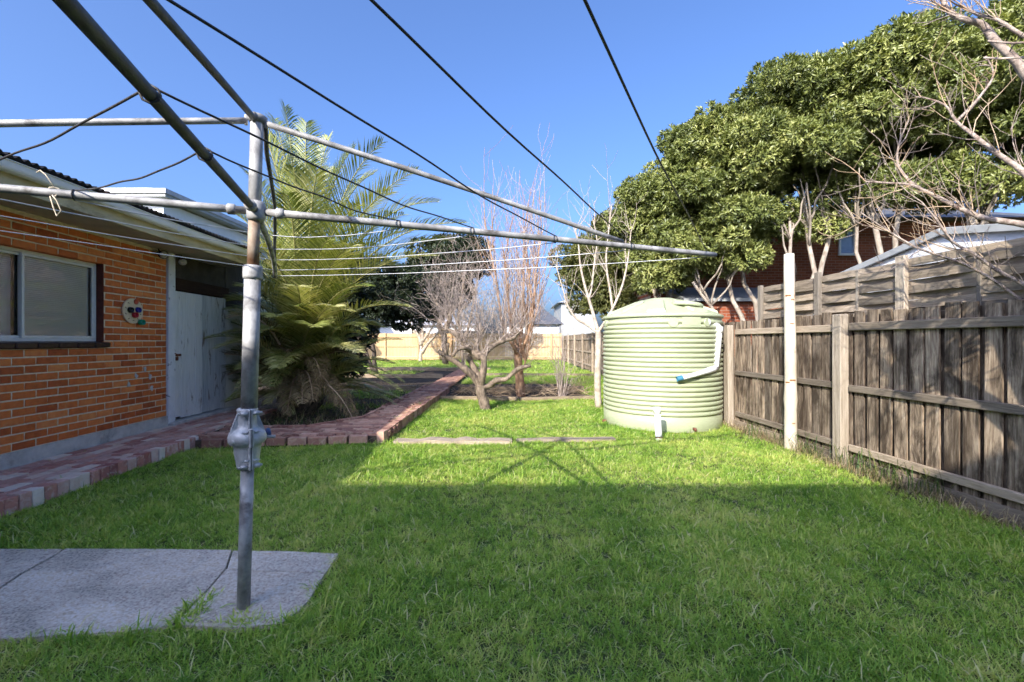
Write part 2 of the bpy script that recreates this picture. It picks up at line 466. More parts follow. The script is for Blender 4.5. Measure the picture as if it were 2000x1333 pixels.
M['palmdead'] = m_leaf("dead_palm_leaflet", [(0, (0.13, 0.09, 0.045)), (0.5, (0.26, 0.19, 0.10)), (1, (0.40, 0.31, 0.17))], 0.2, 0.8, spec=0.1, tcol=(1, 0.9, 0.7))
M['rachis'] = m_plain("palm_rachis", (0.20, 0.20, 0.06), (0.34, 0.31, 0.12), 6, 0.5, 0.05)
M['palmtrunk'] = m_plain("palm_trunk", (0.06, 0.045, 0.03), (0.16, 0.12, 0.08), 12, 0.95, 0.9, 0.02)
M['weed'] = m_leaf("weed_leaf", [(0, (0.035, 0.075, 0.015)), (0.6, (0.09, 0.16, 0.03)), (1, (0.26, 0.26, 0.09))], 0.35, 0.5)
M['grass'] = m_grass("lawn_blade", [(0.0, (0.12, 0.25, 0.035)), (0.35, (0.25, 0.43, 0.06)), (0.7, (0.43, 0.57, 0.10)), (1.0, (0.64, 0.65, 0.22))], (0.76, 0.68, 0.40), 0.42)

def m_concrete():
    t = NT("slab_concrete_speckled")
    v = t.coords((1, 1, 1))
    c = t.ramp(t.noise(v, 2.2, 6, 0.65, 0.4), [(0.3, (0.50, 0.44, 0.36)), (0.55, (0.68, 0.60, 0.50)), (0.75, (0.82, 0.74, 0.62))])
    st = t.ramp(t.noise(v, 1.1, 5, 0.7, 1.0), [(0.50, (0, 0, 0)), (0.66, (0.75, 0.75, 0.75))])
    c = t.mix(st, c, (0.42, 0.375, 0.31))
    pit = t.noise(v, 70, 3, 0.7)
    c = t.mix(0.75, c, t.ramp(pit, [(0.32, (0.16, 0.16, 0.16)), (0.5, (0.5, 0.5, 0.5)), (0.66, (0.74, 0.74, 0.74))]), 'OVERLAY')
    t.bump(pit, 1.0, 0.012)
    return t.fin(c, 0.95, spec=0.15)
M['slab'] = m_concrete()
# blinds behind the window panes: slats as fine relief
def m_blind():
    t = NT("blind_slats")
    tc = t.n("ShaderNodeTexCoord")
    sp = t.n("ShaderNodeSeparateXYZ")
    t.l(tc.outputs["Object"], sp.inputs[0])
    mu = t.n("ShaderNodeMath", operation='MULTIPLY'); mu.inputs[1].default_value = 2 * math.pi / 0.026
    t.l(sp.outputs[2], mu.inputs[0])
    sn = t.n("ShaderNodeMath", operation='SINE'); t.l(mu.outputs[0], sn.inputs[0])
    t.bump(sn.outputs[0], 0.4, 0.004)
    c = t.ramp(t.noise(t.coords((1, 1, 3)), 3, 5, 0.6, 0.8), [(0.3, (0.84, 0.83, 0.79)), (0.7, (0.93, 0.92, 0.89))])
    return t.fin(c, 0.55, spec=0.3)
M['blind'] = m_blind()
def m_pane():
    t = NT("thin_pane")
    gl = t.n("ShaderNodeBsdfGlossy"); gl.inputs["Roughness"].default_value = 0.03
    tr = t.n("ShaderNodeBsdfTransparent")
    fr = t.n("ShaderNodeFresnel"); fr.inputs[0].default_value = 1.8
    bp = t.n("ShaderNodeBump"); bp.inputs["Strength"].default_value = 0.12; bp.inputs["Distance"].default_value = 0.01
    t.l(t.noise(t.coords(), 5, 3, 0.6), bp.inputs["Height"]); t.l(bp.outputs[0], gl.inputs["Normal"])
    mx = t.n("ShaderNodeMixShader")
    t.l(fr.outputs[0], mx.inputs[0]); t.l(tr.outputs[0], mx.inputs[1]); t.l(gl.outputs[0], mx.inputs[2])
    t.l(mx.outputs[0], t.out.inputs[0])
    return t.m
M['pane'] = m_pane()

# ------------------------------------------------------------------ the ground
def sheet(name, poly, z, m, kind="structure", label=None):
    me = bpy.data.meshes.new(name)
    me.from_pydata([(x, y, z) for x, y in poly], [], [tuple(range(len(poly)))])
    me.materials.append(m)
    return place(name, me, kind=kind, label=label)

sheet("ground", [(-300, -60), (300, -60), (300, 600), (-300, 600)], 0.0, M['turf'], label="short turf covering the back yard ground")
sheet("garden_bed", [(-5.1, 6.75), (-3.1, 6.62), (-2.5, 7.3), (-2.45, 22), (-9, 22), (-9, 8.2), (-5.1, 8.2)], 0.006, M['soil'], label="dark bare soil bed under the palm beside the garden path")
gb2 = sheet("garden_bed", [(-1.75, 10.55), (2.2, 10.55), (2.2, 14.2), (-1.75, 14.2)], 0.008, M['soil'], label="soil bed behind the timber edging under the bare trees")

# concrete slab round the clothesline post
slab_px = [(-260, 1078), (0, 1079), (300, 1080), (560, 1083), (661, 1088), (641, 1125), (605, 1180), (556, 1226), (470, 1236), (350, 1232), (250, 1243), (0, 1259), (-260, 1280)]
sp_ = [G(x, y) for x, y in slab_px]
mb = MB()
def crack_cut(poly, name, lab):
    m_ = MB()
    c = [(p.x, p.y) for p in poly]
    area = sum(c[i][0] * c[(i + 1) % len(c)][1] - c[(i + 1) % len(c)][0] * c[i][1] for i in range(len(c)))
    if area < 0: c = c[::-1]
    m_.prism(c, -0.05, 0.024)
    return m_
slab = empty("concrete_slab", (0, 0, 0), label="worn grey concrete slab at the foot of the clothesline", kind="structure")
def slab_piece(px, dz):
    pts = [G(x, y) for x, y in px]
    o = crack_cut(pts, "slab_piece", None).build("slab_piece", M['slab'], slab)
    o.location.z = dz
slab_piece([(-400, 1079), (124, 1079.6), (98, 1096), (40, 1128), (0, 1155), (-60, 1200), (-400, 1200)], 0.0)
slab_piece([(128, 1079.6), (300, 1080), (452, 1082), (440, 1118), (405, 1160), (348, 1215), (334, 1232), (250, 1243), (0, 1259), (-300, 1280), (-300, 1204), (-56, 1204), (6, 1156), (44, 1130), (103, 1097)], 0.002)
slab_piece([(455, 1082), (560, 1083), (661, 1088), (636, 1126.5), (560, 1123), (480, 1121), (444, 1118)], -0.003)
slab_piece([(442, 1121), (480, 1124.5), (560, 1126.5), (634, 1129.5), (605, 1180), (580, 1208), (550, 1228), (470, 1237), (352, 1232), (350, 1221), (408, 1162)], 0.004)

# ------------------------------------------------------------------ brick house wing
X0, XS = -4.765, -0.057
HA = math.atan(-XS)
house = empty("brick_house", (X0, 0, 0), HA, label="single storey orange brick house wing with cream eaves and corrugated roof", cat="house")
def wl(px):
    "distance along the wall where the photo column px meets it"
    return X0 / ((px - CX) / F - XS) / math.cos(HA)
y_end = wl(325)
WIN0, WIN1, WZ0, WZ1 = 3.75, wl(203), 1.395, 2.36
Z_BR = 0.285
CO = 0.086
N_CO = 28
SOF = 2.73
wall = MB()
# mortar core behind the brick faces, with the window opening left free
def core(y0, y1, z0, z1):
    wall.box((-0.1275, (y0 + y1) / 2, (z0 + z1) / 2), (0.245, y1 - y0, z1 - z0))
core(WIN1 + 0.004, y_end - 0.004, Z_BR, SOF)
core(3.4, WIN0, Z_BR, SOF)
core(WIN0, WIN1 + 0.004, Z_BR, WZ0 - 0.08)
core(WIN0, WIN1 + 0.004, WZ1 + 0.004, SOF)
wall_o = wall.build("wall", M['mortar'], house)
brick_cache = {}
def brick_mesh(L, H, D, m, key):
    k = (key, round(L, 2), round(H, 3), round(D, 3))
    if k not in brick_cache:
        b = MB().cbox((0, 0, 0), (D, k[1], H), 0.0035)
        me = b.mesh("brick")
        # slightly uneven arrises
        r = random.Random(len(brick_cache))
        for v in me.vertices:
            v.co += Vector((r.uniform(-1, 1) * 0.0012, r.uniform(-1, 1) * 0.002, r.uniform(-1, 1) * 0.0018))
        me.materials.append(m)
        brick_cache[k] = me
    return brick_cache[k]
for c in range(N_CO):
    z = Z_BR + CO * c + 0.043
    y = 3.95 + (0.12 if c % 2 else 0.0)
    while y < y_end - 0.03:
        a, b = y, min(y + 0.23, y_end)
        segs = [(a, b)]
        if WZ0 - 0.07 < z < WZ1 + 0.02:
            if b <= WIN1: segs = []
            elif a < WIN1: segs = [(WIN1, b)]
        for s0, s1 in segs:
            if s1 - s0 > 0.035:
                place("brick", brick_mesh(s1 - s0 - .004, 0.072, 0.11, M['brick'], 'h'), wall_o,
                      (-0.055 + rng.uniform(-0.0025, 0.003), (s0 + s1) / 2 + rng.uniform(-.002, .002), z + rng.uniform(-.0015, .0015)), (rng.uniform(-.004, .004), 0, rng.uniform(-.006, .006)))
        y += 0.24
# the rest of the wing's wall, out of the picture
far = MB().box((-0.125, 0.9, 1.5), (0.25, 5.0, 2.44))
far.build("wall", M['farbrick'], house)
MB().box((-0.11, 2.45, 0.21), (0.27, y_end * 2 - 4.9 - 0.01, 0.15)).box((-0.09, 2.45, 0.06), (0.26, y_end * 2 - 4.9, 0.16)).build("plinth", M['plinth'], house)
# grey paint dabs low on the wall
for px, py in ((283, 720), (266, 735), (251, 752), (293, 737), (296, 758)):
    yy = wl(px); zz = EYE - (py - CY) / F * yy
    b = MB()
    pts = [(0.0, yy + 0.035 * math.cos(a) * rng.uniform(.5, 1.1), zz + 0.045 * math.sin(a) * rng.uniform(.5, 1.2)) for a in [i * math.pi / 5 for i in range(10)]]
    n_ = len(pts)
    b.add([(0.0055, p[1], p[2]) for p in pts] + [(0.0015, p[1], p[2]) for p in pts], [tuple(range(n_))] + [(i, i + n_, (i + 1) % n_ + n_, (i + 1) % n_) for i in range(n_)])
    b.build("paint_dab", M['plinth'], house)
# window
win = MB()
fx = -0.105
def bar(y0, y1, z0, z1, x0=-0.14, x1=-0.085):
    return MB().cbox(((x0 + x1) / 2, (y0 + y1) / 2, (z0 + z1) / 2), (x1 - x0, y1 - y0, z1 - z0), 0.003)
window = empty("window", (0, 0, 0)); window.parent = house
frame = MB()
for a in ((WIN0, WIN1, WZ1 - 0.035, WZ1), (WIN0, WIN1, WZ0, WZ0 + 0.035), (WIN1 - 0.035, WIN1, WZ0 + .036, WZ1 - .036), (WIN0, WIN0 + .035, WZ0 + .036, WZ1 - .036)):
    frame.cbox((-0.115, (a[0] + a[1]) / 2, (a[2] + a[3]) / 2), (0.06, a[1] - a[0], a[3] - a[2]), 0.003)
frame.build("frame", M['alu'], window)
ymid = wl(50) + 0.07
def sash(y0, y1, x, name, dark):
    s = MB()
    t = 0.028
    for a in ((y0, y1, WZ1 - .036 - t, WZ1 - .036), (y0, y1, WZ0 + .036, WZ0 + .036 + t), (y0, y0 + t, WZ0 + .037 + t, WZ1 - .037 - t), (y1 - t, y1, WZ0 + .037 + t, WZ1 - .037 - t)):
        s.cbox((x, (a[0] + a[1]) / 2, (a[2] + a[3]) / 2), (0.024, a[1] - a[0], a[3] - a[2]), 0.002)
    o = s.build("sash", M['alu'], window)
    MB().add([(x, y0 + t, WZ0 + .036 + t), (x, y1 - t, WZ0 + .036 + t), (x, y1 - t, WZ1 - .036 - t), (x, y0 + t, WZ1 - .036 - t)], [(0, 1, 2, 3)]).build("pane", M['pane'], window)
    return o
sash(ymid - 0.02, WIN1 - 0.036, -0.098, "sash", False)
sash(WIN0 + 0.036, ymid + 0.012, -0.126, "sash", True)
bl = MB()
k = 0
zz = WZ0 + 0.04
while zz < WZ1 - 0.03:
    bl.add([(-0.122, ymid + .014, zz), (-0.122, WIN1 - .066, zz), (-0.136, WIN1 - .066, zz + .022), (-0.136, ymid + .014, zz + .022)], [(0, 1, 2, 3)])
    bl.add([(-0.200, WIN0 + .02, zz), (-0.200, ymid - .01, zz), (-0.214, ymid - .01, zz + .022), (-0.214, WIN0 + .02, zz + .022)], [(0, 1, 2, 3)])
    zz += 0.0215
bl.build("blind", M['blind'], window)
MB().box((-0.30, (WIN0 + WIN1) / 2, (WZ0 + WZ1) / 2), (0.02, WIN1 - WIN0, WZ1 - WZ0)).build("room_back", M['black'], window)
# brown painted reveal of the far jamb and the head
MB().box((-0.068, WIN1 - 0.004, (WZ0 + WZ1) / 2), (0.13, 0.012, WZ1 - WZ0 - .004)).build("reveal", M['reveal'], window)
nt = 8
for i in range(nt):
    y1 = WIN1 + 0.06 - i * 0.225
    MB().cbox((-0.045, y1 - 0.11, WZ0 - 0.035), (0.17, 0.212, 0.06), 0.008, Matrix.Rotation(R(6), 3, 'Y')).build("sill_tile", M['sill'], window)
MB().box((-0.06, WIN1 + 0.058 - 0.9, WZ0 - 0.046), (0.14, 1.8, 0.045)).build("sill_mortar", M['mortar'], window)
# soffit, fascia, gutter, corrugated roof
Y_A, Y_B = -1.3, wl(470) * 0.955
Y_B = 7.85
OV = 0.60
MB().box((OV / 2 - 0.16, (Y_A + Y_B) / 2, SOF + 0.012), (OV + 0.32, Y_B - Y_A, 0.02)).build("soffit", M['soffit'], house)
MB().cbox((OV + 0.014, (Y_A + Y_B) / 2, SOF + 0.07), (0.025, Y_B - Y_A, 0.17), 0.003).build("fascia", M['fascia'], house)
def gutter_profile():
    pts = [(0.03, 0.155), (0.03, 0.09)]
    for i in range(9):
        a = math.pi * i / 8
        pts.append((0.075 - 0.045 * math.cos(a), 0.085 - 0.045 * math.sin(a)))
    pts += [(0.121, 0.128), (0.129, 0.136), (0.129, 0.142), (0.115, 0.142), (0.114, 0.085)]
    for i in range(9):
        a = math.pi * i / 8
        pts.append((0.075 + 0.039 * math.cos(a), 0.087 - 0.039 * math.sin(a)))
    pts += [(0.036, 0.155)]
    return pts
gp = gutter_profile()
gseg = MB()
gz = SOF + 0.062
def gutter_len(y0, y1):
    n = len(gp)
    ys = np.linspace(y0, y1, 12)
    vs = []
    for yy in ys:
        sag = 0.006 * math.sin(yy * 1.9) - 0.0025 * yy * 0
        vs += [(OV + px_, yy, gz + pz + sag) for px_, pz in gp]
    fs = []
    for i in range(len(ys) - 1):
        for k in range(n):
            a, b = i * n + k, i * n + (k + 1) % n
            fs.append((a, b, b + n, a + n))
    gseg.add(vs, fs)
gutter_len(Y_A, 5.75)
gutter_len(5.752, Y_B)
g_o = gseg.build("gutter", M['gutter'], house)
MB().cbox((OV + 0.078, 5.75, gz + 0.09), (0.100, 0.04, 0.11), 0.02).build("joiner", M['gutter'], g_o)
MB().box((OV + 0.076, Y_B + 0.004, gz + 0.09), (0.09, 0.006, 0.10)).build("end_cap", M['gutter'], g_o)
# roof sheets, one object per sheet
pitch = math.tan(R(5))
def roof_sheet(y0, y1, dz):
    n = int((y1 - y0) / 0.0127)
    vs, fs = [], []
    ths = 0.003
    for layer in (0, 1):
        for i in range(n + 1):
            yy = y0 + (y1 - y0) * i / n
            w = 0.016 * math.cos(2 * math.pi * yy / 0.0762)
            for x, ex in ((OV + 0.085, 0), (-4.6, OV + 0.085 + 4.6)):
                vs.append((x, yy, gz + 0.205 + dz + ex * pitch + w - layer * ths))
    o = 2 * (n + 1)
    for i in range(n):
        a = 2 * i
        fs.append((a, a + 2, a + 3, a + 1))
        fs.append((o + a, o + a + 1, o + a + 3, o + a + 2))
        fs.append((a, o + a, o + a + 2, a + 2))
    MB().add(vs, fs, True).build("roof_sheet", M['iron'], roof)
roof = empty("roof"); roof.parent = house
yy = Y_A; i = 0
while yy < Y_B + 0.1:
    roof_sheet(yy, min(yy + 0.78, Y_B + 0.12), 0.003 * (i % 2))
    yy += 0.762; i += 1
MB().box((OV - 0.02, (Y_A + Y_B) / 2, gz + 0.125), (0.035, Y_B - Y_A, 0.07)).build("batten", M['darkwood'], roof)
# back and ends of the wing so that it is a closed building
MB().box((-4.4, 3.1, 1.75), (0.2, 8.8, 3.5)).build("wall", M['farbrick'], house)
MB().box((-2.2, -1.25, 1.5), (4.2, 0.1, 3.0)).build("wall", M['farbrick'], house)
MB().box((-2.3, 7.5, 1.5), (4.0, 0.1, 2.9)).build("wall", M['farbrick'], house)
# end bay with the door
yd0, yd1 = wl(341), wl(443)
DZ1 = 2.17
MB().cbox((-0.02, (y_end + yd0) / 2 + 0.002, 1.44), (0.09, yd0 - y_end - 0.03, 2.57), 0.006).build("door_post", M['postpaint'], house)
door = empty("door", (0, 0, 0)); door.parent = house
npl = 8
pw = (yd1 - yd0) / npl
for i in range(npl):
    z0 = 0.19 + (0.03 if i == 0 else 0) + rng.uniform(0, .012)
    MB().cbox((-0.03 + rng.uniform(-.002, .002), yd0 + pw * (i + .5), (z0 + DZ1) / 2), (0.025, pw - 0.004, DZ1 - z0), 0.003).build("plank", M['doorpaint'], door)
MB().box((-0.055, (yd0 + yd1) / 2, 0.55), (0.02, yd1 - yd0 - .05, 0.1)).box((-0.055, (yd0 + yd1) / 2, 1.85), (0.02, yd1 - yd0 - .05, 0.1)).build("ledge", M['darkwood'], door)
lt = MB()
zl = EYE - (694 - CY) / F * wl(345)
lt.cbox((0.0, yd0 + 0.06, zl), (0.02, 0.16, 0.035), 0.004)
lt.tube([(0.01, yd0 - 0.04, zl + .01), (0.03, yd0 - 0.03, zl + .03), (0.035, yd0, zl), (0.03, yd0 + 0.02, zl - .05), (0.012, yd0 - .01, zl - .03)], 0.007, 6)
lt.cbox((0.028, yd0 + 0.01, zl - 0.055), (0.02, 0.05, 0.055), 0.006)
lt.build("latch", M['rust'], door)
MB().cbox((-0.05, (yd0 + yd1) / 2 + 0.05, DZ1 + 0.11), (0.07, yd1 - yd0 + 0.1, 0.19), 0.006).build("lintel", M['darkwood'], house)
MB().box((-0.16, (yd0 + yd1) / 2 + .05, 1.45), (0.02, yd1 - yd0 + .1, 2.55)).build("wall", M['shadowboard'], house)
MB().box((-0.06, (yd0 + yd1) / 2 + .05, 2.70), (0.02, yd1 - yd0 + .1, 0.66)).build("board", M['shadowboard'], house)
MB().cbox((-0.06, (yd0 + yd1) / 2, 0.115), (0.30, yd1 - yd0 + 0.3, 0.13), 0.012).build("threshold", M['plinth'], house)
# ribbed cream sheet beside the door
n = 60
ya, yb = yd1 + 0.03, yd1 + 0.62
vs, fs = [], []
for i in range(n + 1):
    yy = ya + (yb - ya) * i / n
    x = -0.03 + 0.011 * math.cos(2 * math.pi * yy / 0.0762)
    vs += [(x, yy, 0.12), (x, yy, 2.02)]
for i in range(n):
    fs.append((2 * i, 2 * i + 2, 2 * i + 3, 2 * i + 1))
MB().add(vs, fs, True).build("ribbed_sheet", M['cream'], house)
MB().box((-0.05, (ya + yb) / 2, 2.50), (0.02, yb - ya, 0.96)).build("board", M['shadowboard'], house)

def in_house(x, y, z):
    "house coordinates to world"
    return house_m @ Vector((x, y, z))
house_m = Matrix.Translation((X0, 0, 0)) @ Matrix.Rotation(HA, 4, 'Z')

# twin floodlights under the eave
def floodlight(px, py, yaw, pitch_, lab):
    yy = wl(px); zz = EYE - (py - CY) / F * yy * 1.0
    e = empty("floodlight", in_house(0.10, yy - 0.1, zz), HA + yaw, label=lab, cat="lamp", group="floodlights under the eave")
    rot = Matrix.Rotation(pitch_, 3, 'Y')
    prof = [(0.018, -0.10), (0.03, -0.09), (0.034, -0.05), (0.055, -0.01), (0.062, 0.02), (0.062, 0.03)]
    b = MB().lathe(prof, 16)
    b.v = [tuple(rot @ Vector(p)) for p in b.v]
    b.build("housing", M['black'], e)
    g = MB().lathe([(0.056, 0.031), (0.045, 0.045), (0.025, 0.053), (0.004, 0.056)], 16)
    g.v = [tuple(rot @ Vector(p)) for p in g.v]
    g.build("lens", M['lampglass'], e)
    MB().tube([rot @ Vector((0, 0, -0.07)), Vector((-0.06, 0, 0.04)), Vector((-0.10, 0, 0.10))], 0.012, 6).build("bracket", M['black'], e)
floodlight(313, 500, R(-25), R(105), "round floodlight on the brick wall under the eave beside the door post")
floodlight(352, 513, R(-50), R(125), "round floodlight above the old white door aimed down")
# wooden quoits board hung on the wall
yy = wl(256); zz = EYE - (608 - CY) / F * yy
board = empty("ring_toss_board", in_house(0.004, yy, zz), HA, label="round varnished ply board with coloured plastic cups hung on brick wall", cat="board")
rotx = Matrix.Rotation(R(90), 3, 'Y')
def disc(r, x0, x1, n=28, c=(0, 0)):
    b = MB().lathe([(r, 0), (r, x1 - x0)], n, smooth=False)
    b.v = [(p[2] + x0, p[1] + c[0], p[0] + c[1]) for p in b.v]
    b.f = [tuple(reversed(f)) for f in b.f]
    return b
disc(0.168, 0.006, 0.024, 40).build("disc", M['ply'], board)
for i in range(9):
    a = R(35 + i * 36)
    MB().box((0.0255, 0.128 * math.sin(a), 0.128 * math.cos(a)), (0.002, 0.028, 0.007), Matrix.Rotation(rng.uniform(-.8, .8), 3, 'X')).build("mark", M['ink'], board)
def cup(px, py, m, r, l, ring=False):
    yc = wl(px); zc = EYE - (py - CY) / F * yc
    c = (yc - yy, zc - zz)
    b = MB().lathe([(r, 0), (r * .92, l), (r * .72, l), (r * .72, l * .3), (0.001, l * .3)], 18)
    b.v = [(p[2] + 0.026, p[1] + c[0], p[0] + c[1]) for p in b.v]
    b.f = [tuple(reversed(f)) for f in b.f]
    b.build("cup", m, board)
cup(249, 606, M['cupblack'], 0.040, 0.03); cup(264, 606, M['cupblue'], 0.040, 0.03); cup(257, 616, M['cupred'], 0.038, 0.04)
cup(269, 630, M['cupgreen'], 0.040, 0.05); cup(261, 590, M['ringred'], 0.036, 0.012)

# ------------------------------------------------------------------ the main house behind the camera (it shades the near lawn)
main_house = empty("main_house", (-3.5, -6.5, 0), label="pale two storey main house whose eave shades the near lawn", cat="house")
EZ = (4.28 + 4.95) * math.tan(SUN_EL) / math.cos(SUN_AZ)
MB().box((0, -2.0, EZ / 2 - .05), (16.6, 6.0, EZ - .1)).build("wall", M['render'], main_house)
rp = math.tan(R(20))
r_ = MB()
r_.add([(-9, 1.55, EZ), (9, 1.55, EZ), (9, -4.0, EZ + 5.5 * rp), (-9, -4.0, EZ + 5.5 * rp), (-9, 1.55, EZ - .05), (9, 1.55, EZ - .05), (9, -4.0, EZ - .05), (-9, -4.0, EZ - .05)],
       [(0, 1, 2, 3), (7, 6, 5, 4), (0, 4, 5, 1), (1, 5, 6, 2), (2, 6, 7, 3), (3, 7, 4, 0)])
r_.build("roof", M['iron'], main_house)
MB().box((0, 1.50, EZ - 0.15), (17.6, 0.03, 0.17)).build("fascia", M['fascia'], main_house)

# ------------------------------------------------------------------ brick paths
ZP = 0.14
path = empty("brick_path", (X0, 0, 0), HA, label="raised path of worn red and cream bricks along the house wall", kind="structure")
XE = 0.93                                            # path width from the wall
bed = MB()
bed.box((XE / 2 + .02, 3.4, 0.045), (XE - 0.02, 9.3, 0.11))
bed.build("path_base", M['sandjoint'], path)
r2 = random.Random(21)
cols = 7
cw = (XE - 0.115) / cols
for c in range(cols):
    y = 3.05 + (0.12 if c % 2 else 0) + r2.uniform(-.02, .02)
    while y < 8.1:
        L = 0.225
        place("brick", brick_mesh(L, 0.07, cw - 0.007, M['paver'], 'p'), path,
              (0.025 + cw * (c + .5), y + .115, ZP - 0.035 + r2.uniform(-.006, .006)), (r2.uniform(-.025, .025), r2.uniform(-.03, .03), r2.uniform(-.03, .03)))
        y += 0.236
y = 2.9
while y < wl(412) * 0.985 - 1.25 and y < 5.72:
    w_ = r2.uniform(0.098, 0.118)
    place("edge_brick", brick_mesh(w_ - 0.007, 0.17, 0.115, M['edgebrick'], 'e'), path,
          (XE - 0.03 + r2.uniform(-.008, .008), y + w_ / 2, ZP - 0.079 + r2.uniform(-.008, .006)), (r2.uniform(-.03, .03), r2.uniform(-.05, .03), r2.uniform(-.05, .05)))
    y += w_
gpath = empty("garden_path", (0, 0, 0), label="raised brick garden path leading back between the beds", kind="structure")
gbase = MB()
gbase.prism([(-4.2, 5.74), (-1.85, 6.02), (-1.78, 6.2), (-1.82, 20), (-2.42, 20), (-2.42, 7.3), (-3.05, 6.5), (-4.3, 6.5)], -0.05, 0.10)
gbase.build("path_base", M['sandjoint'], gpath)
def in_landing(x, y):
    front = 5.72 + (x + 4.0) * 0.13
    back = 6.5 if x < -3.05 else (6.5 + (x + 3.05) / 0.63 * 0.8 if x < -2.42 else 99)
    return front + .06 < y < back - .05 and -4.15 < x < -1.86
rowsdone = 0
for j in range(64):
    y = 5.86 + j * 0.118
    off = 0.12 if j % 2 else 0.0
    x = -4.2 + off + r2.uniform(-.012, .012)
    if y > 11.8: break
    while x < -1.8:
        cx_ = x + 0.115
        wob = 0.02 * math.sin(y * 1.3)
        if in_landing(cx_ - wob, y):
            place("brick", brick_mesh(0.105, 0.07, 0.225, M['gbrick'], 'g'), gpath, (cx_ + wob, y + r2.uniform(-.004, .004), ZP - 0.036 + r2.uniform(-.008, .008)),
                  (r2.uniform(-.03, .03), r2.uniform(-.03, .03), r2.uniform(-.05, .05)))
        x += 0.236
fp = MB()
for j in range(70):
    y = 11.85 + j * 0.118
    for x in (-2.3, -2.06, -1.93):
        fp.box((x + (0.06 if j % 2 else 0), y, ZP - 0.036 + r2.uniform(-.008, .008)), (0.20, 0.108, 0.07))
fp.build("far_bricks", M['gbrick'], gpath, kind="stuff")
# edging bricks of the garden path: front of the landing, right side, left side
def edge_run(a, b, step, size, m, zc, jit=0.02):
    a, b = Vector(a), Vector(b)
    d = b - a
    n = int(d.length / step)
    ang = math.atan2(d.y, d.x) - math.pi / 2
    for i in range(n):
        p = a + d * ((i + .5) / n)
        place("edge_brick", brick_mesh(step - 0.008, size[1], size[0], m, 'k'), gpath, (p.x + r2.uniform(-jit, jit) * .4, p.y + r2.uniform(-jit, jit) * .4, zc + r2.uniform(-jit, jit) * .35),
              (r2.uniform(-jit, jit) * 2, r2.uniform(-jit, jit) * 2, ang + r2.uniform(-jit, jit) * 1.5))
edge_run((-4.0, 5.70), (-1.95, 5.97), 0.235, (0.10, 0.10), M['gbrick'], 0.075)
edge_run((-1.80, 6.0), (-1.74, 11.9), 0.20, (0.10, 0.16), M['gbrick'], 0.075)
edge_run((-3.05, 6.53), (-2.46, 7.28), 0.235, (0.06, 0.12), M['gbrick'], 0.095)
edge_run((-2.46, 7.3), (-2.45, 12.5), 0.235, (0.06, 0.12), M['gbrick'], 0.095)
edge_run((-4.25, 6.52), (-3.07, 6.52), 0.235, (0.06, 0.12), M['gbrick'], 0.095)

# timber and stone edging of the beds
def sleeper(a, b, w, h, lab, z=0.0, seg=8, wob=0.015, m='sleeper'):
    a, b = Vector(a), Vector(b)
    mid = (a + b) / 2
    d = (b - a); L = d.length
    ang = math.atan2(d.y, d.x)
    vs, fs = [], []
    r = random.Random(int(abs(a.x * 100 + a.y * 37)))
    for i in range(seg + 1):
        x = -L / 2 + L * i / seg
        o = r.uniform(-wob, wob); t = r.uniform(-wob, wob) * .5; ww = w * r.uniform(.85, 1.1)
        vs += [(x, o - ww / 2, -.05), (x, o + ww / 2, -.05), (x, o + ww / 2 - .008, h + t), (x, o - ww / 2 + .008, h + t)]
    for i in range(seg):
        for k in range(4):
            p, q = 4 * i + k, 4 * i + (k + 1) % 4
            fs.append((p, p + 4, q + 4, q))
    fs += [(0, 1, 2, 3), (4 * seg + 3, 4 * seg + 2, 4 * seg + 1, 4 * seg)]
    o = MB().add(vs, fs).build("garden_edging", M[m], None, (mid.x, mid.y, z), label=lab, cat="edging")
    o.rotation_euler.z = ang
    return o
sleeper(G(772, 865), G(1000, 866), 0.22, 0.050, "weathered timber edging laid in the lawn beside the brick path corner", seg=10, wob=0.03, m='palesleeper')
sleeper(G(1008, 865), G(1200, 861), 0.14, 0.045, "thin timber edging in the lawn running up to the green tank", seg=10, wob=0.02, m='palesleeper')
sleeper(G(858, 782), G(1012, 784), 0.13, 0.10, "low timber bed edging behind the gnarled tree")
sleeper(G(1014, 784), G(1160, 781), 0.13, 0.09, "low timber bed edging between the copper barked tree and the tank")
sleeper(G(895, 768), G(1140, 766), 0.12, 0.17, "raised timber edging at the foot of the copper barked tree")
sleeper((-8, 17.0, 0), (-2.6, 16.6, 0), 0.15, 0.14, "long timber edging across the dark bed behind the palm")
sleeper((-7, 12.6, 0), (-2.7, 12.4, 0), 0.15, 0.14, "timber edging across the shaded bed next to the garden path")
sleeper((-7.5, 20.8, 0), (-1.0, 20.6, 0), 0.35, 0.16, "row of rough stone edging in front of the back lawn", seg=22, wob=0.06)
sleeper((-1.5, 17.2, 0), (3.2, 17.0, 0), 0.2, 0.14, "dark timber edging of the far bed near the side fence")

# ------------------------------------------------------------------ clothesline
HY = 2.278
hoist = empty("clothesline", (-1.386, 2.272, 0.0), label="old galvanised rotary clothesline with crank on a leaning post", cat="clothesline")
HO = Vector((-1.386, 2.272, 0))
def hp(z):
    "axis of the leaning post"
    return Vector((-1.386 + 0.066 * z / 2.6, 2.272 + 0.01 * z / 2.6, z)) - HO
zy = lambda py: EYE - (py - CY) / F * 2.275
def hb(b, name, m, par=None):
    return b.build(name, m, par or hoist)
hb(MB().tube([hp(-.05), hp(zy(905))], 0.031, 20), "lower_post", M['galv'])
hb(MB().tube([hp(zy(800)), hp(zy(540))], 0.0385, 20), "sleeve", M['galv'])
hb(MB().tube([hp(zy(546)), hp(zy(541)), hp(zy(524)), hp(zy(519))], [0.042, 0.046, 0.046, 0.042], 20), "collar", M['galv'])
hb(MB().tube([hp(zy(520)), hp(zy(418))], 0.0275, 16), "rising_tube", M['rustpipe'])
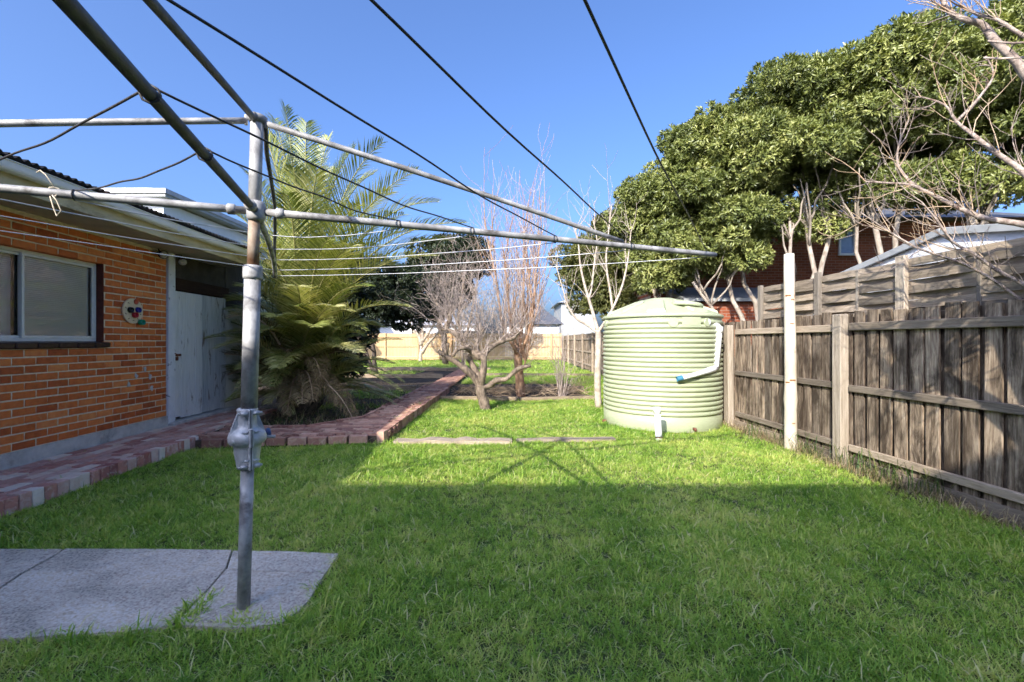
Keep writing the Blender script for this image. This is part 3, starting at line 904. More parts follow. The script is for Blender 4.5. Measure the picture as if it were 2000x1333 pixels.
hb(MB().tube([hp(zy(420)), hp(zy(233))], 0.0305, 16), "head_tube", M['galv'])
hb(MB().tube([hp(zy(240)), hp(zy(233)), hp(zy(226)), hp(zy(223))], [0.034, 0.046, 0.044, 0.012], 16), "head_cap", M['galv'])
# gearbox
gb = MB()
za = zy(905)
sc = (zy(797) - zy(915))
prof = [(0.036, 0.0), (0.05, 0.01), (0.054, 0.05), (0.057, 0.12), (0.062, 0.20), (0.067, 0.33), (0.070, 0.40), (0.086, 0.425), (0.094, 0.46), (0.096, 0.53), (0.088, 0.60), (0.070, 0.645), (0.055, 0.68), (0.049, 0.74), (0.047, 0.92), (0.052, 0.95), (0.052, 0.985), (0.045, 1.0)]
gb.lathe([(r * .92, z * sc) for r, z in prof], 28)
gear = hb(gb, "gearbox", M['cast'])
gear.location = hp(zy(915))
gear.rotation_euler.z = R(40)
fl = MB()
fl.cbox((0.004, -0.064, sc * .24), (0.020, 0.028, sc * .46), 0.003)
fl.cbox((0.004, -0.052, sc * .80), (0.020, 0.030, sc * .38), 0.003)
fl.cbox((0.004, -0.085, sc * .54), (0.020, 0.026, sc * .30), 0.003)
fl.build("flange", M['cast'], gear)
sm = MB()
sm.box((0.004, -0.081, sc * .24), (0.0035, 0.002, sc * .46)); sm.box((0.004, -0.070, sc * .80), (0.0035, 0.002, sc * .38)); sm.box((0.004, -0.101, sc * .54), (0.0035, 0.002, sc * .30))
sm.build("gasket", M['black'], gear)
# webs up to the neck
for sx in (-1, 1):
    w = MB()
    w.add([(sx * .040, -.012, sc * .97), (sx * .083, -.020, sc * .56), (sx * .040, -.012, sc * .60), (sx * .040, .012, sc * .97), (sx * .083, .020, sc * .56), (sx * .040, .012, sc * .60)],
          [(0, 1, 2), (5, 4, 3), (0, 3, 4, 1), (1, 4, 5, 2), (2, 5, 3, 0)])
    w.build("web", M['cast'], gear)
for (bx_, bz, by) in ((-.026, .93, -.056), (.034, .93, -.056), (-.026, .07, -.056), (.034, .07, -.056), (-.012, .17, -.072), (.022, .17, -.072), (-.014, .63, -.076), (.022, .63, -.076)):
    big = bz in (.93, .07)
    r0 = 0.0115 if big else 0.006
    s_ = 1 if bx_ > 0 else -1
    b = MB().tube([(0.004 + s_ * .008, by, bz * sc), (bx_ + s_ * .012, by, bz * sc)], r0, 10)
    b.tube([(bx_ + s_ * .012, by, bz * sc), (bx_ + s_ * .024, by, bz * sc)], r0 * .55, 6)
    b.build("bolt", M['cast'], gear)
for sx in (-1, 1):
    MB().lathe([(0.013, -.01), (0.013, .012), (0.004, .014)], 10, (sx * .062, -.045, sc * .49)).build("bolt", M['cast'], gear)
cr = MB()
zc_ = sc * .50
cr.tube([(0.05, 0.0, zc_), (0.115, -0.01, zc_ - .006), (0.128, -.012, zc_ - .008)], 0.008, 10)
crank = cr.build("crank_handle", M['galv'], gear)
MB().tube([(0.100, 0.01, zc_ + .004), (0.108, 0.07, zc_ + .012), (0.112, 0.09, zc_ + .014)], [0.013, 0.016, 0.012], 12).build("grip", M['bluegrip'], gear)

zh = zy(413)
hub = Vector((-1.3245, HY, zh)) - HO
dirs = {'right': Vector((.9354, .3533, 0)), 'front': Vector((.302, -.953, 0)), 'left': Vector((-.9354, -.3533, 0))}
def H(px, py, Y):
    return P(px, py, Y) - HO
arm_r = 0.0195
# straight arms
arms = {}
for k_, L in (('right', 3.077), ('front', 2.95), ('left', 3.0)):
    d = dirs[k_]
    arms[k_] = lambda t, d=d: hub + d * t + Vector((0, 0, -0.012 * (t / 3) ** 2))
    pts = [arms[k_](t) for t in np.linspace(0.03, L, 12)]
    hb(MB().tube(pts, arm_r if k_ != 'front' else 0.0185, 14), "arm", M['galv' if k_ != 'front' else 'shadesteel'])
    hb(MB().tube([arms[k_](0.09), arms[k_](0.095), arms[k_](0.125), arms[k_](0.13)], [0.020, 0.027, 0.027, 0.020], 14), "socket", M['galv'])
# the far arm hangs bent
fpts = [hub + Vector((-.01, .03, -.0)), H(511, 440, 2.55), H(521, 463, 2.95), H(529, 487, 3.35), H(534.5, 508, 3.7), H(537, 528, 4.0), H(537.5, 541, 4.2)]
def far_arm(t):
    s_ = max(0, min(0.999, t / 3.0)) * (len(fpts) - 1)
    i_ = int(s_)
    return fpts[i_].lerp(fpts[i_ + 1], s_ - i_)
arms['far'] = far_arm
hb(MB().tube(fpts, 0.0185, 12), "arm", M['galv'])
top = H(500, 236, HY)
TS = 2.24
for k_ in ('right', 'front', 'left'):
    e = arms[k_](TS) + Vector((0, 0, 0.028))
    pts = []
    for t in np.linspace(0.02, 1, 10):
        p = top.lerp(e, t)
        p.z += 0.010 * math.sin(math.pi * t)
        pts.append(p)
    hb(MB().tube(pts, 0.0155, 12), "stay", M['galv' if k_ != 'front' else 'shadesteel'])
    hb(MB().tube([e - Vector((0, 0, .055)), e - Vector((0, 0, .02)), e + Vector((0, 0, .004))], 0.009, 8), "stay_bolt", M['galv'])
hb(MB().tube([top + Vector((.03, .03, 0)), H(521, 300, 2.6), H(530, 355, 2.95), H(537, 405, 3.3), H(537, 450, 3.5), H(536, 505, 3.75)], 0.0125, 10), "stay", M['shadesteel'])
hb(MB().lathe([(0.034, -0.05), (0.044, -0.035), (0.046, 0.03), (0.036, 0.05)], 16, hub), "hub", M['galv'])
for a in (20, 110, 200, 290):
    o_ = top + Vector((math.cos(R(a)) * .045, math.sin(R(a)) * .045, 0))
    hb(MB().tube([o_ + Vector((0, 0, -.03)), o_ + Vector((0, 0, .022))], 0.008, 6), "lug", M['galv'])
# line wires strung from arm to arm
ts = {'right': [.7235, 1.16, 1.72, 2.32, 2.99], 'front': [.73, 1.138, 1.72, 2.25, 2.75], 'left': [.73, 1.14, 1.7, 2.3, 2.9], 'far': [.9, 1.5, 2.0, 2.5, 2.93]}
def clip(p, d):
    "wire clip round the arm"
    d = d.normalized(); u = Vector((0, 0, 1)); w = d.cross(u).normalized()
    pts = [p + u * (.024 * math.cos(a)) + w * (.024 * math.sin(a)) for a in [i * math.pi / 4 for i in range(8)]]
    pts.append(pts[0] + d * .004)
    hb(MB().tube(pts, 0.0035, 6), "clip", M['wire'])
for k_ in ('right', 'front', 'left'):
    for t in ts[k_][:4]:
        clip(arms[k_](t), dirs[k_])
def wire(a, b, sag, r, m, kink=0.0, seed=0, n=26):
    rr = random.Random(seed)
    ph = rr.uniform(0, 6); ph2 = rr.uniform(0, 6)
    pts = []
    for i in range(n + 1):
        t = i / n
        p = a.lerp(b, t)
        env = math.sin(math.pi * t)
        p.z -= sag * 4 * t * (1 - t)
        p.z += kink * env * (math.sin(7 * t + ph) + .5 * math.sin(19 * t + ph2))
        p.x += kink * .6 * env * math.sin(9 * t + ph2)
        pts.append(p)
    hb(MB().tube(pts, r, 6), "wire", m)
up = Vector((0, 0, 0.022))
for i in range(5):
    wire(arms['front'](ts['front'][i]) + up, arms['right'](ts['right'][i]) + up, (0.03, .03, .02, .02, .03)[i], 0.0036, M['wire'], 0.007, i)
    wire(arms['front'](ts['front'][i]) + up, arms['left'](ts['left'][i]) + up, (0.035, .02, .04, .03, .03)[i], 0.0036, M['wire'], 0.006, 10 + i)
    wire(arms['right'](ts['right'][i]) - up, arms['far'](ts['far'][i]), 0.03, 0.0028, M['palewire'], 0.002, 20 + i)
    if i < 4:
        wire(arms['left'](ts['left'][i]) - up, arms['far'](ts['far'][i]), 0.012, 0.0030, M['palewire'], 0.002, 30 + i)
# string knotted round the arm that reaches over the eave
sk = arms['left'](0.80)
strg = MB()
pts = [sk + Vector((0.02 * math.cos(a), 0.012 * math.sin(a * 2), 0.026 * math.sin(a))) for a in np.linspace(0, 9, 18)]
strg.tube(pts, 0.003, 5)
strg.tube([sk + Vector((0, 0, .026)), sk + Vector((-.03, -.01, .08)), sk + Vector((-.055, -.01, .10)), sk + Vector((-.07, -.01, .09))], 0.0028, 5)
strg.tube([sk + Vector((0, -.02, -.02)), sk + Vector((.015, -.02, -.07)), sk + Vector((.03, -.02, -.11)), sk + Vector((.05, -.02, -.085)), sk + Vector((.03, -.02, -.04)), sk + Vector((.01, -.02, -.015))], 0.0028, 5)
s_o = strg.build("string", M['string'], None, HO, label="pale string knotted round the clothesline arm under the gutter", cat="string")

# ------------------------------------------------------------------ water tank
TC, TR = Vector((2.57, 7.61, 0)), 0.965
tank = empty("water_tank", TC, label="round ribbed pale green plastic rainwater tank beside the paling fence", cat="water tank")
prof = [(TR * .985, 0.0), (TR, 0.02), (TR, 0.215)]
nr = 20
zb, zt = 0.235, 1.73
for i in range(nr):
    z0 = zb + (zt - zb) * i / nr
    h = (zt - zb) / nr
    prof += [(TR - 0.022, z0 + h * .03), (TR - 0.022, z0 + h * .14), (TR + 0.000, z0 + h * .24), (TR + 0.009, z0 + h * .42), (TR + 0.009, z0 + h * .68), (TR + 0.001, z0 + h * .88), (TR - 0.018, z0 + h * .985)]
prof += [(TR - .012, 1.74), (TR - .010, 1.775)]
body = MB().lathe(prof, 96).build("body", M['tank'], tank)
rf = [(TR - .02, 1.770), (TR + .018, 1.775), (TR + .022, 1.80), (TR + .012, 1.822), (TR - .05, 1.840), (TR * .72, 1.935), (TR * .42, 2.05), (TR * .26, 2.115), (TR * .2, 2.13), (0.01, 2.132)]
troof = MB().lathe(rf, 96).build("tank_roof", M['tank'], tank)
for i in range(8):
    a = R(22 + 45 * i)
    ca, sa = math.cos(a), math.sin(a)
    def rp_(r, w, z):
        return (ca * r - sa * w, sa * r + ca * w, z)
    wdt = 0.15
    MB().add([rp_(.90, -wdt, 1.845), rp_(.90, wdt, 1.845), rp_(.45, wdt * .62, 2.035), rp_(.45, -wdt * .62, 2.035), rp_(.88, -wdt * .8, 1.895), rp_(.88, wdt * .8, 1.895), rp_(.40, wdt * .45, 2.085), rp_(.40, -wdt * .45, 2.085)],
             [(4, 5, 6, 7), (0, 4, 7, 3), (1, 2, 6, 5), (0, 1, 5, 4), (3, 7, 6, 2)]).build("roof_rib", M['tank'], troof)
lid = MB().lathe([(0.24, 0), (0.25, 0.012), (0.25, 0.045), (0.23, 0.06), (0.20, 0.06), (0.19, 0.052), (0.10, 0.05), (0.09, 0.066), (0.01, 0.068)], 40)
lo_ = lid.build("inlet_lid", M['tank'], tank, (0.24, -0.52, 1.945))
lo_.rotation_euler = (R(-3), R(7), 0)
for i in range(6):
    a = i * math.pi / 3
    MB().cbox((0.155 * math.cos(a), 0.155 * math.sin(a), 0.058), (0.10, 0.018, 0.02), 0.004, Matrix.Rotation(a, 3, 'Z')).build("lid_rib", M['tank'], lo_)
def tank_pt(px, py, off):
    "point of the photo ray on the tank wall moved out by off, in tank coordinates"
    k = (px - CX) / F
    rr = TR + off
    a = k * k + 1; b = -2 * (k * TC.x + TC.y); c = TC.x ** 2 + TC.y ** 2 - rr * rr
    Y = (-b - math.sqrt(max(0, b * b - 4 * a * c))) / (2 * a)
    return P(px, py, Y) - TC
# moulded bosses on the wall
def boss(px, py, r):
    p = tank_pt(px, py, 0.0)
    n_ = Vector((p.x, p.y, 0)).normalized()
    MB().tube([p - n_ * .02, p + n_ * .012, p + n_ * .018], [r, r, r * .93], 24, smooth=False).build("boss", M['tank'], tank)
    ring = MB().tube([p + n_ * .010, p + n_ * .024, p + n_ * .024], [r * 1.08, r * 1.08, r * 1.0], 24, smooth=False)
boss(1315, 630, 0.075); boss(1184, 632, 0.06); boss(1381, 630, 0.068)
pn = MB()
for i in range(9):
    p = tank_pt(1332 + i * 4.6, 633, 0.010)
    pn.add([(p.x, p.y, 1.765), (p.x, p.y, 1.64)], [])
pn.f = [(2 * i, 2 * i + 1, 2 * i + 3, 2 * i + 2) for i in range(8)]; pn.sm = [False] * 8
pn.build("name_panel", M['tank'], tank)
# overflow pipe with elbow and blue end
a0 = tank_pt(1381, 630, 0.0); n0 = Vector((a0.x, a0.y, 0)).normalized()
a1 = a0 + n0 * 0.12
a2 = tank_pt(1404, 640, 0.10)
kk = a1 + n0 * 0.05 + Vector((0.05, -.02, -.03))
pipe = MB()
e1 = P(1404, 640, 6.90) - TC
e2 = P(1397, 720, 6.88) - TC
q = P(1380, 629, 6.88) - TC
pipe.tube([a0, q.lerp(a0, .35), q, q.lerp(e1, .45) + Vector((0, 0, .004)), e1 - Vector((.025, 0, -.012)), e1 + Vector((0, 0, -.03)), e1.lerp(e2, .5), e2 + Vector((0, 0, .04)), e2 - Vector((.02, 0, 0))], 0.055, 18)
pipe.tube([e1 + Vector((.001, 0, .01)), e1 + Vector((-.001, 0, -.085))], 0.062, 18)
pipe_o = pipe.build("overflow_pipe", M['pvc'], tank)
e3 = tank_pt(1324, 740, 0.09)
e2b = e2 - Vector((.02, 0, 0))
low = MB()
def spt(t_):
    q_ = tank_pt(1394 + (1322 - 1394) * t_, 723 + (741 - 723) * t_, 0.075)
    return e2b.lerp(q_, min(1, t_ * 2.5))
low.tube([e2b + Vector((.02, .01, .02)), spt(.12), spt(.25), spt(.32), spt(.5), spt(.7), spt(.9)], [.056, .054, .048, .038, .036, .036, .036], 16)
low.build("spout_pipe", M['pvc'], tank)
MB().tube([spt(.84), spt(1.0)], 0.040, 16, cap=False).build("pipe_end", M['bluecap'], tank)
MB().tube([spt(.95), spt(.97)], 0.036, 16).build("pipe_bore", M['black'], tank)
for px in (1181, 1355):
    p = tank_pt(px + (3 if px < 1200 else 0), 822 if px < 1200 else 838, 0.0)
    n_ = Vector((p.x, p.y, 0)).normalized()
    t_ = MB().tube([p - n_ * .01, p + n_ * .05], 0.022, 8)
    t_.tube([p + n_ * .05 + Vector((0, 0, -.03)), p + n_ * .05 + Vector((0, 0, .02))], 0.016, 8)
    t_.build("outlet", M['rust'], tank)
# short white stand pipe in the lawn before the tank
gp_ = G(1287, 861)
sp_o = empty("stand_pipe", gp_, label="short white plastic pipe standing in the lawn before the tank", cat="pipe")
MB().tube([(0, 0, -.03), (0, .01, .06), (-.006, .05, .40)], 0.046, 18).build("pipe", M['pvc'], sp_o)
MB().tube([(-.006, .05, .37), (-.0075, .06, .465)], 0.051, 18).build("socket", M['pvc'], sp_o)
MB().tube([(0, .004, .035), (0.0005, .0065, .05)], 0.0475, 18).build("clamp", M['rust'], sp_o)

# ------------------------------------------------------------------ paling fence along the side
FA = math.atan(0.05)
fence = empty("paling_fence", (4.0, 0, 0), FA, label="weathered grey paling fence with three rails along the lawn", cat="fence")
def fl_(px):
    "distance along the fence where the photo column meets it"
    return 4.0 / ((px - CX) / F + 0.05) / math.cos(FA)
r3 = random.Random(5)
FY0, FY1 = 0.6, fl_(1396)
def board_mesh(w, d, h, seed):
    "one paling, slightly ragged at the top"
    r = random.Random(seed)
    t = r.uniform(-.012, .012); t2 = r.uniform(-.012, .012)
    return MB().add([(0, -w / 2, 0), (d, -w / 2, 0), (d, w / 2, 0), (0, w / 2, 0), (0, -w / 2, h + t), (d, -w / 2, h + t), (d, w / 2, h + t2), (0, w / 2, h + t2)],
                    [(0, 3, 2, 1), (4, 5, 6, 7), (0, 1, 5, 4), (1, 2, 6, 5), (2, 3, 7, 6), (3, 0, 4, 7)]).mesh("paling")
pal = []
for i in range(6):
    me = board_mesh((.124, .116, .130, .121, .126, .119)[i], 0.016, 1.62, i)
    me.materials.append(M['paling']); pal.append(me)
back = board_mesh(0.125, 0.014, 1.60, 9); back.materials.append(M['paling'])
y = FY0; i = 0
while y < FY1 - 0.06:
    dz = r3.uniform(-.02, .012)
    place("paling", pal[r3.randrange(6)], fence, (-.004 + r3.uniform(-.003, .003), y + .062, 0.10 + dz), (r3.uniform(-.006, .006), r3.uniform(-.004, .004), r3.uniform(-.02, .02)))
    place("back_paling", back, fence, (0.040, y + 0.141, 0.10 + r3.uniform(-.03, .0)), (r3.uniform(-.006, .006), 0, 0))
    y += 0.158
for (zt_, h) in ((1.586, 0.085), (0.925, 0.075), (0.262, 0.075)):
    ys = [FY0 - .1, fl_(1655), fl_(1436)]
    for j in range(2):
        y0, y1 = ys[j] + .06, ys[j + 1] - .06
        b = MB().cbox((-0.021, 0, 0), (0.040, y1 - y0, h), 0.006).build("rail", M['rail'], fence, (0, (y0 + y1) / 2, zt_ - h / 2 + r3.uniform(-.006, .006)))
        b.rotation_euler.x = r3.uniform(-.004, .004)
for px, w, h in ((1651, 0.125, 1.70), (1430, 0.14, 1.66)):
    yy = fl_(px)
    me = MB()
    me.cbox((0, 0, h / 2 - .1), (0.10, w, h + .2), 0.008)
    o = me.build("post", M['fpost'], fence, (-0.055, yy, 0))
    o.rotation_euler = (r3.uniform(-.01, .01), r3.uniform(-.01, .01), 0)
yy = FY0
while yy < FY1 - .3:
    L = min(1.25, FY1 - .1 - yy)
    MB().cbox((0, 0, 0), (0.02, L - .01, 0.15), 0.004).build("plinth_board", M['rail'], fence, (-0.008, yy + L / 2, 0.045)).rotation_euler.x = r3.uniform(-.01, .01)
    yy += 1.25
# woven slat screen standing behind the palings
screen = empty("woven_screen", (4.095, 0, 0), FA, label="woven timber slat screen rising behind the paling fence", cat="screen")
sc_px = [2080, 1748, 1587, 1477]
sy = [fl_(p) * 1.0 for p in sc_px]
sy[0] = 3.02
ztop = 2.20
def slat_mesh(L, ph, seed):
    "thin slat bowed in and out between the uprights"
    r = random.Random(seed)
    n = 14
    h = 0.074
    vs, fs = [], []
    for i in range(n + 1):
        y_ = -L / 2 + L * i / n
        x_ = 0.026 * math.sin(2 * math.pi * i / n + ph) + r.uniform(-.001, .001)
        s_ = 0.010 * math.sin(math.pi * i / n) * r.uniform(-1, 1) * .3
        for dx, dz_ in ((-.004, -h / 2), (.004, -h / 2), (.004, h / 2), (-.004, h / 2)):
            vs.append((x_ + dx, y_, dz_ + s_))
    for i in range(n):
        for k in range(4):
            a, b = 4 * i + k, 4 * i + (k + 1) % 4
            fs.append((a, a + 4, b + 4, b))
    fs += [(0, 1, 2, 3), (4 * n + 3, 4 * n + 2, 4 * n + 1, 4 * n)]
    me = MB().add(vs, fs).mesh("slat")
    me.materials.append(M['rail'])
    return me
for j in range(3):
    L = sy[j + 1] - sy[j]
    ms = [slat_mesh(L - .02, math.pi * (q_ % 2), j * 7 + q_) for q_ in range(4)]
    nsl = 9
    for q_ in range(nsl):
        z = ztop - .04 - q_ * 0.066
        place("slat", ms[q_ % 4], screen, (0, (sy[j] + sy[j + 1]) / 2, z + r3.uniform(-.006, .006)), (r3.uniform(-.008, .008), r3.uniform(-.12, .12), 0))
    MB().cbox((0, 0, 0), (0.022, 0.035, 0.78), 0.003).build("upright", M['fpost'], screen, (0.0, (sy[j] + sy[j + 1]) / 2, ztop - .40))
for px, w, h in ((1748, 0.10, 2.24), (1587, 0.075, 2.25), (1477, 0.075, 2.23)):
    MB().cbox((0, 0, h / 2 - .05), (0.05, w, h + .1), 0.005).build("post", M['fpost'], screen, (-0.030, fl_(px), 0))
MB().cbox((0, 0, 1.05), (0.06, .08, 2.3), 0.005).build("post", M['fpost'], screen, (-0.01, sy[0] - .01, 0))
# white log pole and star picket before the fence
wp = G(1544, 879)
pole = empty("white_pole", wp, label="tall whitewashed log pole standing in front of the fence", cat="pole")
r4 = random.Random(3)
pts, rd = [], []
for i in range(22):
    z = -0.1 + i * 2.62 / 21
    pts.append((-.012 * z / 2.5 + .006 * math.sin(z * 2.2), .004 * math.sin(z * 3.1), z))
    rd.append(0.073 - 0.0055 * z + r4.uniform(-.0015, .0015) + (0.010 if abs(z - .68) < .07 else 0))
MB().tube(pts, rd, 20).build("log", M['whitepole'], pole)
view = Vector((-wp.x, -wp.y, 0)).normalized()
for kz, ka, kr in ((.90, .35, .030), (.87, -.5, .024), (1.62, .3, .022), (1.98, -.25, .028), (1.93, .6, .020), (.35, .5, .018)):
    i_ = min(21, max(0, int((kz + .1) / 2.62 * 21)))
    d_ = Matrix.Rotation(ka, 3, 'Z') @ view
    c_ = Vector((pts[i_][0], pts[i_][1], kz)) + d_ * (rd[i_] - .004)
    k_ = MB()
    sd_ = Vector((-d_.y, d_.x, 0))
    ring = [c_ + sd_ * kr * 1.25 * math.cos(a) + Vector((0, 0, kr * .55 * math.sin(a))) for a in [q * math.pi / 6 for q in range(12)]]
    k_.add([p + d_ * .001 for p in ring] + [c_ + d_ * .0095], [(q, (q + 1) % 12, 12) for q in range(12)])
    k_.build("knot", M['knot'], pole)
tp = pts[-1]
MB().tube([(tp[0] + .05, tp[1] - .02, tp[2] - .06), (tp[0] + .07, tp[1] - .03, tp[2] - .2), (tp[0] + .06, tp[1] - .03, tp[2] - .36)], 0.004, 5).build("wire_loop", M['wire'], pole)
pk = G(1568, 872)
pick = empty("star_picket", pk, label="rusty iron stake leaning by the white pole", cat="stake")
b = MB()
for a in (90, 210, 330):
    d_ = Vector((math.cos(R(a)), math.sin(R(a)), 0))
    n_ = Vector((-d_.y, d_.x, 0)) * .003
    zt_ = 0.93
    tilt = Vector((0.035, 0.05, 0))
    p0, p1 = Vector((0, 0, -.1)), Vector((0, 0, zt_)) + tilt
    b.add([p0 - n_, p0 + d_ * .026 - n_, p0 + d_ * .026 + n_, p0 + n_, p1 - n_, p1 + d_ * .026 - n_, p1 + d_ * .026 + n_, p1 + n_],
          [(0, 3, 2, 1), (4, 5, 6, 7), (0, 1, 5, 4), (1, 2, 6, 5), (2, 3, 7, 6), (3, 0, 4, 7)])
b.build("stake", M['rust'], pick)
# side fence going on behind the tank, and the new pine fence at the back
def paling_run(a, b, name, lab, m, mrail, h, rail_z, post_step, pw_=0.1):
    a, b = Vector(a), Vector(b)
    d = b - a; L = d.length
    e = empty(name, a, math.atan2(d.y, d.x), label=lab, cat="fence")
    bb = MB()
    r = random.Random(int(L * 10))
    n_ = int(L / pw_)
    for i in range(n_):
        x = L * (i + .5) / n_
        bb.box((x, r.uniform(-.004, .004), h / 2 + .03 + r.uniform(-.012, .012)), (pw_ - .008, 0.016, h - .06))
    bb.build("palings", m, e, kind="stuff")
    for z in rail_z:
        MB().box((L / 2, -0.03, z), (L, 0.04, 0.075)).build("rail", mrail, e)
    x = 0.05
    while x < L:
        MB().cbox((x, -0.07, h / 2), (0.11, 0.09, h + .05), 0.006).build("post", mrail, e)
        x += post_step
    return e
paling_run((3.54, 30.0, 0), (3.60, 8.7, 0), "side_fence", "old grey paling fence running on behind the water tank", M['paling'], M['rail'], 1.75, (.3, .9, 1.5), 2.7, 0.11)
paling_run((-14.0, 31.8, 0.0), (3.6, 31.8, 0.0), "back_fence", "new yellow pine paling fence closing the back of the yard", M['pine'], M['pine'], 1.95, (.25, 1.0, 1.7), 2.4, 0.11)

# ------------------------------------------------------------------ neighbouring buildings
shed = empty("neighbour_shed", (4.62, 4.7, 0), 0.02, label="white sheet shed with low gable and grey capping behind the screen", cat="shed")
ap, e0, e1_ = 2.60, (-1.9, 2.27), (2.2, 2.20)
MB().prism([(-1.85, 0), (2.15, 0), (2.15, 2.12), (0, 2.56), (-1.85, 2.20)], 0, 0.06)
g_ = MB()
poly = [(-1.85, 0.0), (2.15, 0.0), (2.15, 2.14), (0.0, 2.54), (-1.85, 2.20)]
g_.add([(0, y_, z_) for y_, z_ in poly] + [(4.0, y_, z_) for y_, z_ in poly], [(4, 3, 2, 1, 0), (5, 6, 7, 8, 9), (0, 1, 6, 5), (1, 2, 7, 6), (4, 0, 5, 9)])
g_.build("wall", M['render'], shed)
for (ya_, za_), (yb_, zb_) in (((-1.95, 2.21), (0, 2.575)), ((0, 2.575), (2.28, 2.150))):
    L = math.hypot(yb_ - ya_, zb_ - za_)
    ang = math.atan2(zb_ - za_, yb_ - ya_)
    MB().box((0, 0, 0), (4.05, L, 0.035), Matrix.Rotation(ang, 3, 'X')).build("roof_sheet", M['capping'], shed, (2.0, (ya_ + yb_) / 2, (za_ + zb_) / 2 + .012))
    MB().cbox((0, 0, 0), (0.03, L, 0.075), 0.004, Matrix.Rotation(ang, 3, 'X')).build("barge_capping", M['capping'], shed, (-.042, (ya_ + yb_) / 2, (za_ + zb_) / 2 - .004))
nh = empty("neighbour_brick_house", (4.4, 14.0, 0), 0.0, label="tall red brick house half hidden behind the hedge trees", cat="house")
MB().box((6.5, 3, 2.6), (13, 6, 5.2)).build("wall", M['farbrick'], nh)
r_ = MB().add([(-.4, -.5, 5.2), (13.4, -.5, 5.2), (13.4, 6.5, 5.2), (-.4, 6.5, 5.2), (3, 3, 6.6), (10, 3, 6.6)], [(0, 1, 5, 4), (1, 2, 5), (2, 3, 4, 5), (3, 0, 4), (3, 2, 1, 0)])
r_.build("roof", M['darkroof'], nh)
def hwindow(par, x0, x1, z0, z1, y=-0.02, pm='blueglass'):
    w = empty("window"); w.parent = par
    b = MB()
    for a in ((x0, x1, z1 - .07, z1), (x0, x1, z0, z0 + .07), (x0, x0 + .06, z0 + .071, z1 - .071), (x1 - .06, x1, z0 + .071, z1 - .071)):
        b.box(((a[0] + a[1]) / 2, y - .02, (a[2] + a[3]) / 2), (a[1] - a[0], 0.06, a[3] - a[2]))
    b.build("frame", M['render'], w)
    MB().box(((x0 + x1) / 2, y, (z0 + z1) / 2), (x1 - x0 - .12, .02, z1 - z0 - .14)).build("pane", M[pm], w)
w0 = P(1636, 500, 14).x - 4.4; w1 = P(1662, 500, 14).x - 4.4
hwindow(nh, w0, w1 + .1, P(0, 500, 14).z, P(0, 432, 14).z)
hwindow(nh, 5.6, 6.6, 0.9, 2.3)
ln = MB().add([(0.2, -2.2, 2.55), (3.4, -2.2, 2.55), (3.4, 0, 3.1), (0.2, 0, 3.1), (0.2, -2.2, 2.47), (3.4, -2.2, 2.47), (3.4, 0, 3.0), (0.2, 0, 3.0)], [(0, 1, 2, 3), (7, 6, 5, 4), (0, 4, 5, 1), (1, 5, 6, 2), (3, 7, 4, 0)])
ln.build("lean_to_roof", M['capping'], nh)
MB().box((1.8, -1.0, 1.23), (3.0, 2.0, 2.44)).build("wall", M['farbrick'], nh)
MB().box((0.95, -2.03, 2.05), (0.35, .04, .35)).build("vent", M['render'], nh)

# white two storey house over the roof
th = empty("white_house", (0, 0, 0), label="white two storey house with grey roof beyond the brick house", cat="house")
c0 = P(312, 372, 20)
zt = c0.z
fx0 = c0.x
def th_box(x0, x1, y0, y1, z0, z1, name, m):
    return MB().box(((x0 + x1) / 2, (y0 + y1) / 2, (z0 + z1) / 2), (x1 - x0, y1 - y0, z1 - z0)).build(name, m, th)
rx = fx0 + 0.25
th_box(fx0 - 7, rx - .55, 20.6, 34, 0, zt - .35, "wall", M['render'])
th_box(fx0 - 7.5, rx, 20, 34.6, zt - .28, zt - .14, "eave", M['capping'])
th_box(fx0 - 7.55, rx + .06, 19.94, 34.66, zt - .14, zt + .08, "gutter", M['greyroof'])
MB().add([(fx0 - 7.5, 20, zt + .08), (rx, 20, zt + .08), (rx, 34.6, zt + .08), (fx0 - 7.5, 34.6, zt + .08), (fx0 - 3.6, 23.5, zt + 1.35), (fx0 - 3.6, 31, zt + 1.35)],
         [(0, 1, 4), (1, 2, 5, 4), (2, 3, 5), (3, 0, 4, 5), (3, 2, 1, 0)]).build("roof", M['greyroof'], th)
xw = rx - .55
for ya_, yb_, z0_, z1_ in ((22.2, 26.4, zt - 1.5, zt - .95), (27.2, 29.5, zt - 2.6, zt - .95), (21.2, 21.7, zt - 2.2, zt - 1.2)):
    w = empty("window"); w.parent = th
    MB().box((xw + .01, (ya_ + yb_) / 2, (z0_ + z1_) / 2), (.06, yb_ - ya_, z1_ - z0_)).build("frame", M['capping'], w)
    MB().box((xw + .035, (ya_ + yb_) / 2, (z0_ + z1_) / 2), (.03, yb_ - ya_ - .14, z1_ - z0_ - .14)).build("pane", M['blueglass'], w)
